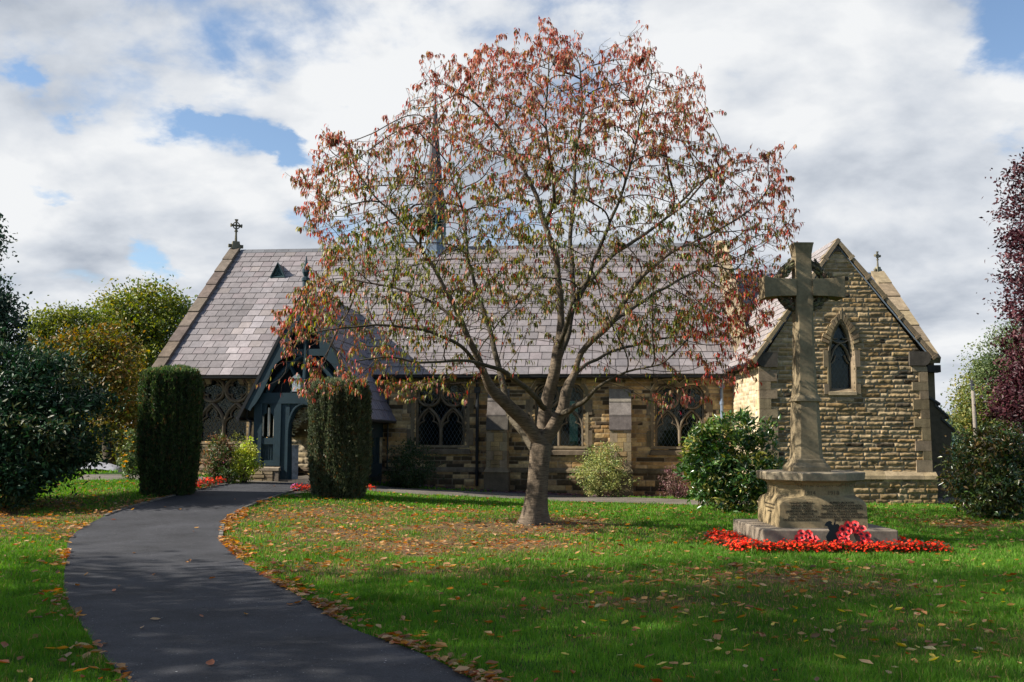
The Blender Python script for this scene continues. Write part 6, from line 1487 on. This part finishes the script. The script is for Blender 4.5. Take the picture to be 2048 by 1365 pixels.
# ================================================================ GRASS, FALLEN LEAVES, FLOWERS
def in_view(x, y, m=3.2): return np.abs(x) < y*.535+m
def occupied(x, y):
    return in_poly(x, y, PATH_POLY) | in_poly(x, y, WALL_POLY) | ((np.abs(x-MX) < hs+.0) & (np.abs(y-MY) < hs+.0)) | (np.hypot(x-CHX, y-CHY) < .3)
_c = G(1066, 1046); CHX, CHY = _c.x, _c.y
def wallside(x, y):   # beyond the church path
    u = (x-O.x)*U.x+(y-O.y)*U.y; w = (x-O.x)*NV.x+(y-O.y)*NV.y; return w > -1.0+.0*u
def grass():
    rs = np.random.RandomState(5); VV, FF, CC = [], [], []; off = 0
    for y0, y1, dn, hgt, wd in ((5.4, 8, 5200, .055, .0042), (8, 11, 3600, .055, .0058), (11, 15, 2100, .055, .008), (15, 20, 1150, .055, .012), (20, 27.5, 620, .055, .017), (27.5, 40, 130, .08, .04)):
        xm = y1*.535+3.2; n = int(dn*(y1-y0)*2*xm); x = rs.uniform(-xm, xm, n); y = rs.uniform(y0, y1, n)
        k = in_view(x, y) & ~occupied(x, y)
        k &= ~((y > 24) & wallside(x, y) & (x > -12.5)) ; x, y = x[k], y[k]
        d = dry(x, y); k = rs.rand(len(x)) > d*.82; x, y, d = x[k], y[k], d[k]; n = len(x)
        cl = fbm(x*2.2, y*2.2, 21, 3); c2 = vnoise(x*9, y*9, 22)
        h = hgt*(.45+1.1*cl)*(.6+.6*c2)*(1-.55*d)*rs.uniform(.6, 1.3, n)
        tuft = (vnoise(x*3, y*3, 33) > .82); h = h*np.where(tuft, 1.5, 1)
        a = rs.rand(n)*2*math.pi; ln = rs.uniform(.15, .9, n)*h; w = wd*rs.uniform(.6, 1.3, n)/2
        z = H(x, y); b = rs.rand(n)*math.pi; sx, sy = np.cos(b)*w, np.sin(b)*w
        mx, my = x+np.cos(a)*ln*.35, y+np.sin(a)*ln*.35
        V = np.stack([np.stack([x-sx, y-sy, z-.01], 1), np.stack([x+sx, y+sy, z-.01], 1), np.stack([mx+sx*.7, my+sy*.7, z+h*.6], 1), np.stack([mx-sx*.7, my-sy*.7, z+h*.6], 1), np.stack([x+np.cos(a)*ln, y+np.sin(a)*ln, z+h], 1)], 1).reshape(-1, 3)
        i = np.arange(n)[:, None]*5; F = np.concatenate([i+[0, 1, 2], i+[0, 2, 3], i+[3, 2, 4]], 0)
        g = fbm(x*.9+5, y*.9, 31, 3)
        c = np.array([.085, .215, .022])*(.65+.7*g)[:, None]; c = c+(np.array([.17, .24, .035])-c)*(rs.rand(n)*.55*(g+.1))[:, None]
        st = (rs.rand(n) < .05+.55*d)[:, None]; c = np.where(st, np.array([[.34, .24, .11]])*rs.uniform(.6, 1.2, (n, 1)), c); c *= rs.uniform(.75, 1.25, (n, 1))
        VV.append(V); FF.append(F+off); CC.append(np.repeat(c, 5, 0)); off += len(V)
    V = np.concatenate(VV); print('grass verts', len(V))
    o = np_mesh('grass', V, np.concatenate(FF), np.concatenate(CC), L_GRASS); tag(o, 'short green lawn with worn leaf strewn patches', 'grass', kind='stuff')
grass()
def curled(rs, pos, size, yaw, col, lift=.012):
    n = len(pos); c, s = np.cos(yaw), np.sin(yaw); asp = rs.uniform(.32, .6, n); cu = rs.uniform(.05, .55, n)*size; tl = rs.uniform(-.3, .45, n); pts = []
    tw = rs.uniform(-.5, .5, n)
    for (a, b, k) in ((-.5, 0, .25), (-.15, .5, .9), (-.15, 0, 0), (-.15, -.5, .9), (.25, .42, .7), (.25, 0, .1), (.25, -.42, .7), (.55, 0, .8)):
        lx_, ly_ = a*size, b*size*asp; lz_ = cu*k*.55+lx_*tl*.5+ly_*tw
        pts.append(np.stack([pos[:, 0]+lx_*c-ly_*s, pos[:, 1]+lx_*s+ly_*c, pos[:, 2]+lift+lz_], 1))
    V = np.stack(pts, 1).reshape(-1, 3); i = np.arange(n)[:, None]*8
    F = np.concatenate([i+f for f in ([0, 2, 1], [0, 3, 2], [1, 2, 5], [1, 5, 4], [2, 3, 6], [2, 6, 5], [4, 5, 7], [5, 6, 7])], 0); return V, F, np.repeat(col, 8, 0)
FALL = [(.32, .15, .06), (.38, .20, .09), (.22, .10, .045), (.46, .29, .15), (.28, .09, .04), (.40, .22, .08), (.18, .10, .055)]
def litter():
    rs = np.random.RandomState(8); n = 52000; y = rs.uniform(5.6, 25, n)**1.0; x = rs.uniform(-15.5, 15.5, n); k = in_view(x, y, 2.5) & ~occupied(x, y); x, y = x[k], y[k]
    d = dry(x, y); pr = .075+.75*np.clip(d, 0, 1)+.10*(vnoise(x*1.2, y*1.2, 3) > .6); pr *= np.where(y < 9, .75, 1); k = rs.rand(len(x)) < pr; x, y = x[k], y[k]
    k = ~((y > 23) & wallside(x, y)); x, y = x[k], y[k]
    # drifts along both edges of the path
    ex, ey = [], []
    for line, sg, a, b, m in ((RP, 1, 2, 64, 2100), (LP, -1, 0, 84, 900)):
        t = rs.uniform(a, b, m); i = t.astype(int); f = t-i; p = line[i]*(1-f)[:, None]+line[np.minimum(i+1, len(line)-1)]*f[:, None]; o_ = np.abs(rs.normal(size=m))*.13-.03; nrm = line[np.minimum(i+1, len(line)-1)]-line[i]; nrm = unit(np.stack([nrm[:, 1], -nrm[:, 0]], 1)); keep = vnoise(t*.55, t*0, 4)*.7+rs.rand(m)*.3 > (.42 if sg > 0 else .55)
        q = p+nrm*(o_*sg)[:, None]; ex.append(q[keep, 0]); ey.append(q[keep, 1])
    x = np.r_[x, *ex]; y = np.r_[y, *ey]; n = len(x); z = H(x, y)+rs.uniform(.0, .03, n)
    k = ~in_poly(x, y, PATH_POLY); z = np.where(k, z+.008, z+.012)
    # at the foot of the wall
    m = 700; u_ = rs.uniform(4, uJ, m); w_ = rs.uniform(-1.0, -.15, m); wx = O.x+U.x*u_+NV.x*w_; wy = O.y+U.y*u_+NV.y*w_
    x = np.r_[x, wx]; y = np.r_[y, wy]; z = np.r_[z, H(wx, wy)+.02]; n = len(x)
    C = pick(rs, FALL, n, .3); C[-m:] = pick(rs, [(.28, .10, .08), (.16, .09, .10), (.2, .12, .13)], m, .3)
    V, F, CC = curled(rs, np.stack([x, y, z], 1), rs.uniform(.045, .105, n), rs.rand(n)*6.28, C); print('litter', n)
    o = np_mesh('fallen_leaves', V, F, CC, L_CHERRY); tag(o, 'scattered brown and orange fallen leaves over the lawn and path edges', 'leaves', kind='stuff')
litter()
def single_leaf(name, col, seed, size):
    rs = np.random.RandomState(seed); V, F, C = curled(rs, np.zeros((1, 3)), np.array([size]), np.array([0.]), np.array([col]), .006); me = np_mesh(name, V, F, C, L_CHERRY); return me
rg = random.Random(17)
# single leaves lying on the tarmac
spots = [(308, 1150), (600, 1206), (594, 1208), (310, 1240), (403, 1234), (172, 1150), (238, 1176), (155, 1173), (580, 1210), (387, 1064), (393, 1057), (227, 1040), (265, 1020), (268, 1107), (380, 1124), (374, 1126), (424, 1158), (284, 1257), (420, 1330), (492, 1230), (210, 1290), (330, 1015), (470, 1000), (548, 973), (360, 1020), (228, 1182), (150, 1238), (176, 1274)]
ma = mat('stone_bed', (.10, .07, .085), .9, .1, 14, .5, 30, .8, .03)
for i, (x, y) in enumerate(spots):
    o_ = single_leaf('fallen_leaf', FALL[i % 7], 100+i, rg.uniform(.07, .10)); g = G(x, y, .024); o_.location = g; o_.rotation_euler = (0, 0, rg.random()*6)
    tag(o_, 'curled dry leaf lying alone on the dark path', 'leaf', 'leaves lying on the path')
ylab = 'large yellow leaf fallen on the shaded grass in front of the memorial'
for i in range(85):
    while True:
        x = rg.uniform(1120, 2030); y = rg.uniform(1120, 1350)
        g = G(x, y)
        if not (abs(g.x-MX) < hs+.3 and abs(g.y-MY) < hs+.4): break
    o_ = single_leaf('yellow_leaf', rg.choice([(.52, .42, .08), (.55, .46, .16), (.46, .34, .06), (.5, .42, .22)]), 300+i, rg.uniform(.06, .095)); o_.location = (g.x, g.y, g.z+.035); o_.rotation_euler = (rg.uniform(-.3, .3), rg.uniform(-.3, .3), rg.random()*6)
    tag(o_, ylab, 'leaf', 'yellow leaves on the front lawn')
# bed of slate chips at the wall foot
Vb = []; 
A_ = [NF(u, -1.05, 0) for u in np.linspace(4.2, uJ+.2, 40)]; B_ = [NF(u, 0, 0) for u in np.linspace(4.2, uJ+.2, 40)]
path_strip([(p.x, p.y) for p in A_], [(p.x, p.y) for p in B_], .012, 'gravel_bed', ma, 3)

# begonia plants
def begonia(seed, col, size=.15):
    rg = random.Random(seed); root = thing('begonia', 'x', 'flower', (0, 0, 0), world=False); mb = MB()
    for i in range(70):
        a = rg.random()*6.28; r = size*math.sqrt(rg.random()); h = rg.uniform(.01, .12); c = Vector((r*math.cos(a), r*math.sin(a), h)); d = Vector((math.cos(a)+rg.uniform(-.5, .5), math.sin(a)+rg.uniform(-.5, .5), rg.uniform(0, .6))).normalized(); s = d.cross(Vector((0, 0, 1))).normalized(); g = rg.uniform(.7, 1.3)
        mb.add([c, c+d*.03+s*.018, c+d*.055, c+d*.03-s*.018], [(0, 1, 2, 3)], (.03*g, .055*g, .02*g))
    mb.build('foliage', L_GLOSSY, root); mb = MB()
    for i in range(36):
        a = rg.random()*6.28; r = size*1.08*math.sqrt(rg.random()); h = .145-.4*r*r/size+rg.uniform(-.06, .03); c = Vector((r*math.cos(a), r*math.sin(a), h)); nrm = Vector((math.cos(a)*r/size*.8+rg.uniform(-.4, .4), math.sin(a)*r/size*.8-.35+rg.uniform(-.3, .3), 1)).normalized(); t = nrm.orthogonal().normalized(); b = nrm.cross(t); ph = rg.random()*6.28; g = rg.uniform(.75, 1.15); R_ = rg.uniform(.017, .026)
        for k in range(4):
            an = ph+k*math.pi/2; rr = R_*(1 if k % 2 else .8); d = t*math.cos(an)+b*math.sin(an); s = t*-math.sin(an)+b*math.cos(an)
            mb.add([c, c+d*rr*.6+s*rr*.5+nrm*.003, c+d*rr+nrm*.006, c+d*rr*.6-s*rr*.5+nrm*.003], [(0, 1, 2, 3)], tuple(x*g for x in col))
        q = c+nrm*.006; mb.add([q+t*.005, q+b*.005, q-t*.005, q-b*.005], [(0, 1, 2, 3)], (.75, .35, .03))
    mb.build('blooms', L_PETAL, root); return root
protos = [begonia(s, (.78, .02, .012)) for s in (1, 2, 3)]; used = [False]*3; rg = random.Random(5)
def put(x, y, k, label, group, sc=1):
    z = Hf(x, y)
    if not used[k]: r = protos[k]; used[k] = True; r.location = (x, y, z); r.scale = (sc,)*3
    else: r = copy_thing(protos[k], (x, y, z), rg.random()*6.28, sc)
    r['label'] = label; r['group'] = group
lab = 'red bedding begonia in the thick row round the foot of the memorial slab'; grp = 'red begonias round the memorial'
x0_, x1_ = MX-hs, MX+hs; yf = MY-hs
for row in range(3):
    x = x0_-.38
    while x < x1_+.45: put(x+rg.uniform(-.04, .04), yf-.26-row*.10+(rg.uniform(-.04, .04)), rg.randrange(3), lab, grp, rg.uniform(.85, 1.15)); x += .165
for row in range(3):
    y = yf-.2
    while y < MY+hs-.25: put(x0_-.16-row*.13+rg.uniform(-.03, .03), y, rg.randrange(3), lab, grp, rg.uniform(.85, 1.15)); y += .19
y = yf-.2
while y < MY+.2: put(x1_+.2+rg.uniform(-.03, .03), y, rg.randrange(3), lab, grp, .95); y += .2
for px, py in [(392, 979), (403, 977), (412, 979), (424, 976), (433, 973), (399, 983), (414, 974), (385, 984), (440, 972)]:
    g = G(px, py-3); put(g.x, g.y, rg.randrange(3), 'red begonia in the small bed at the foot of the left yew', 'begonias by the left yew', 1.25)
for px, py in [(598, 986), (610, 986), (622, 986), (632, 987), (738, 986)]:
    g = G(px, py-2); put(g.x, g.y, rg.randrange(3), 'red begonia in the small bed at the foot of the right yew', 'begonias by the right yew', 1.2)
pk = begonia(9, (.62, .12, .42), .13); g = G(592, 981); pk.location = g; pk['label'] = 'pink flowering plant at the path edge left of the right yew'; pk.name = 'pink_phlox'
pk2 = copy_thing(pk, G(451, 958)+Vector((0, .3, .35)), 1, 1.3, 'magenta flower head rising beside the golden shrub')
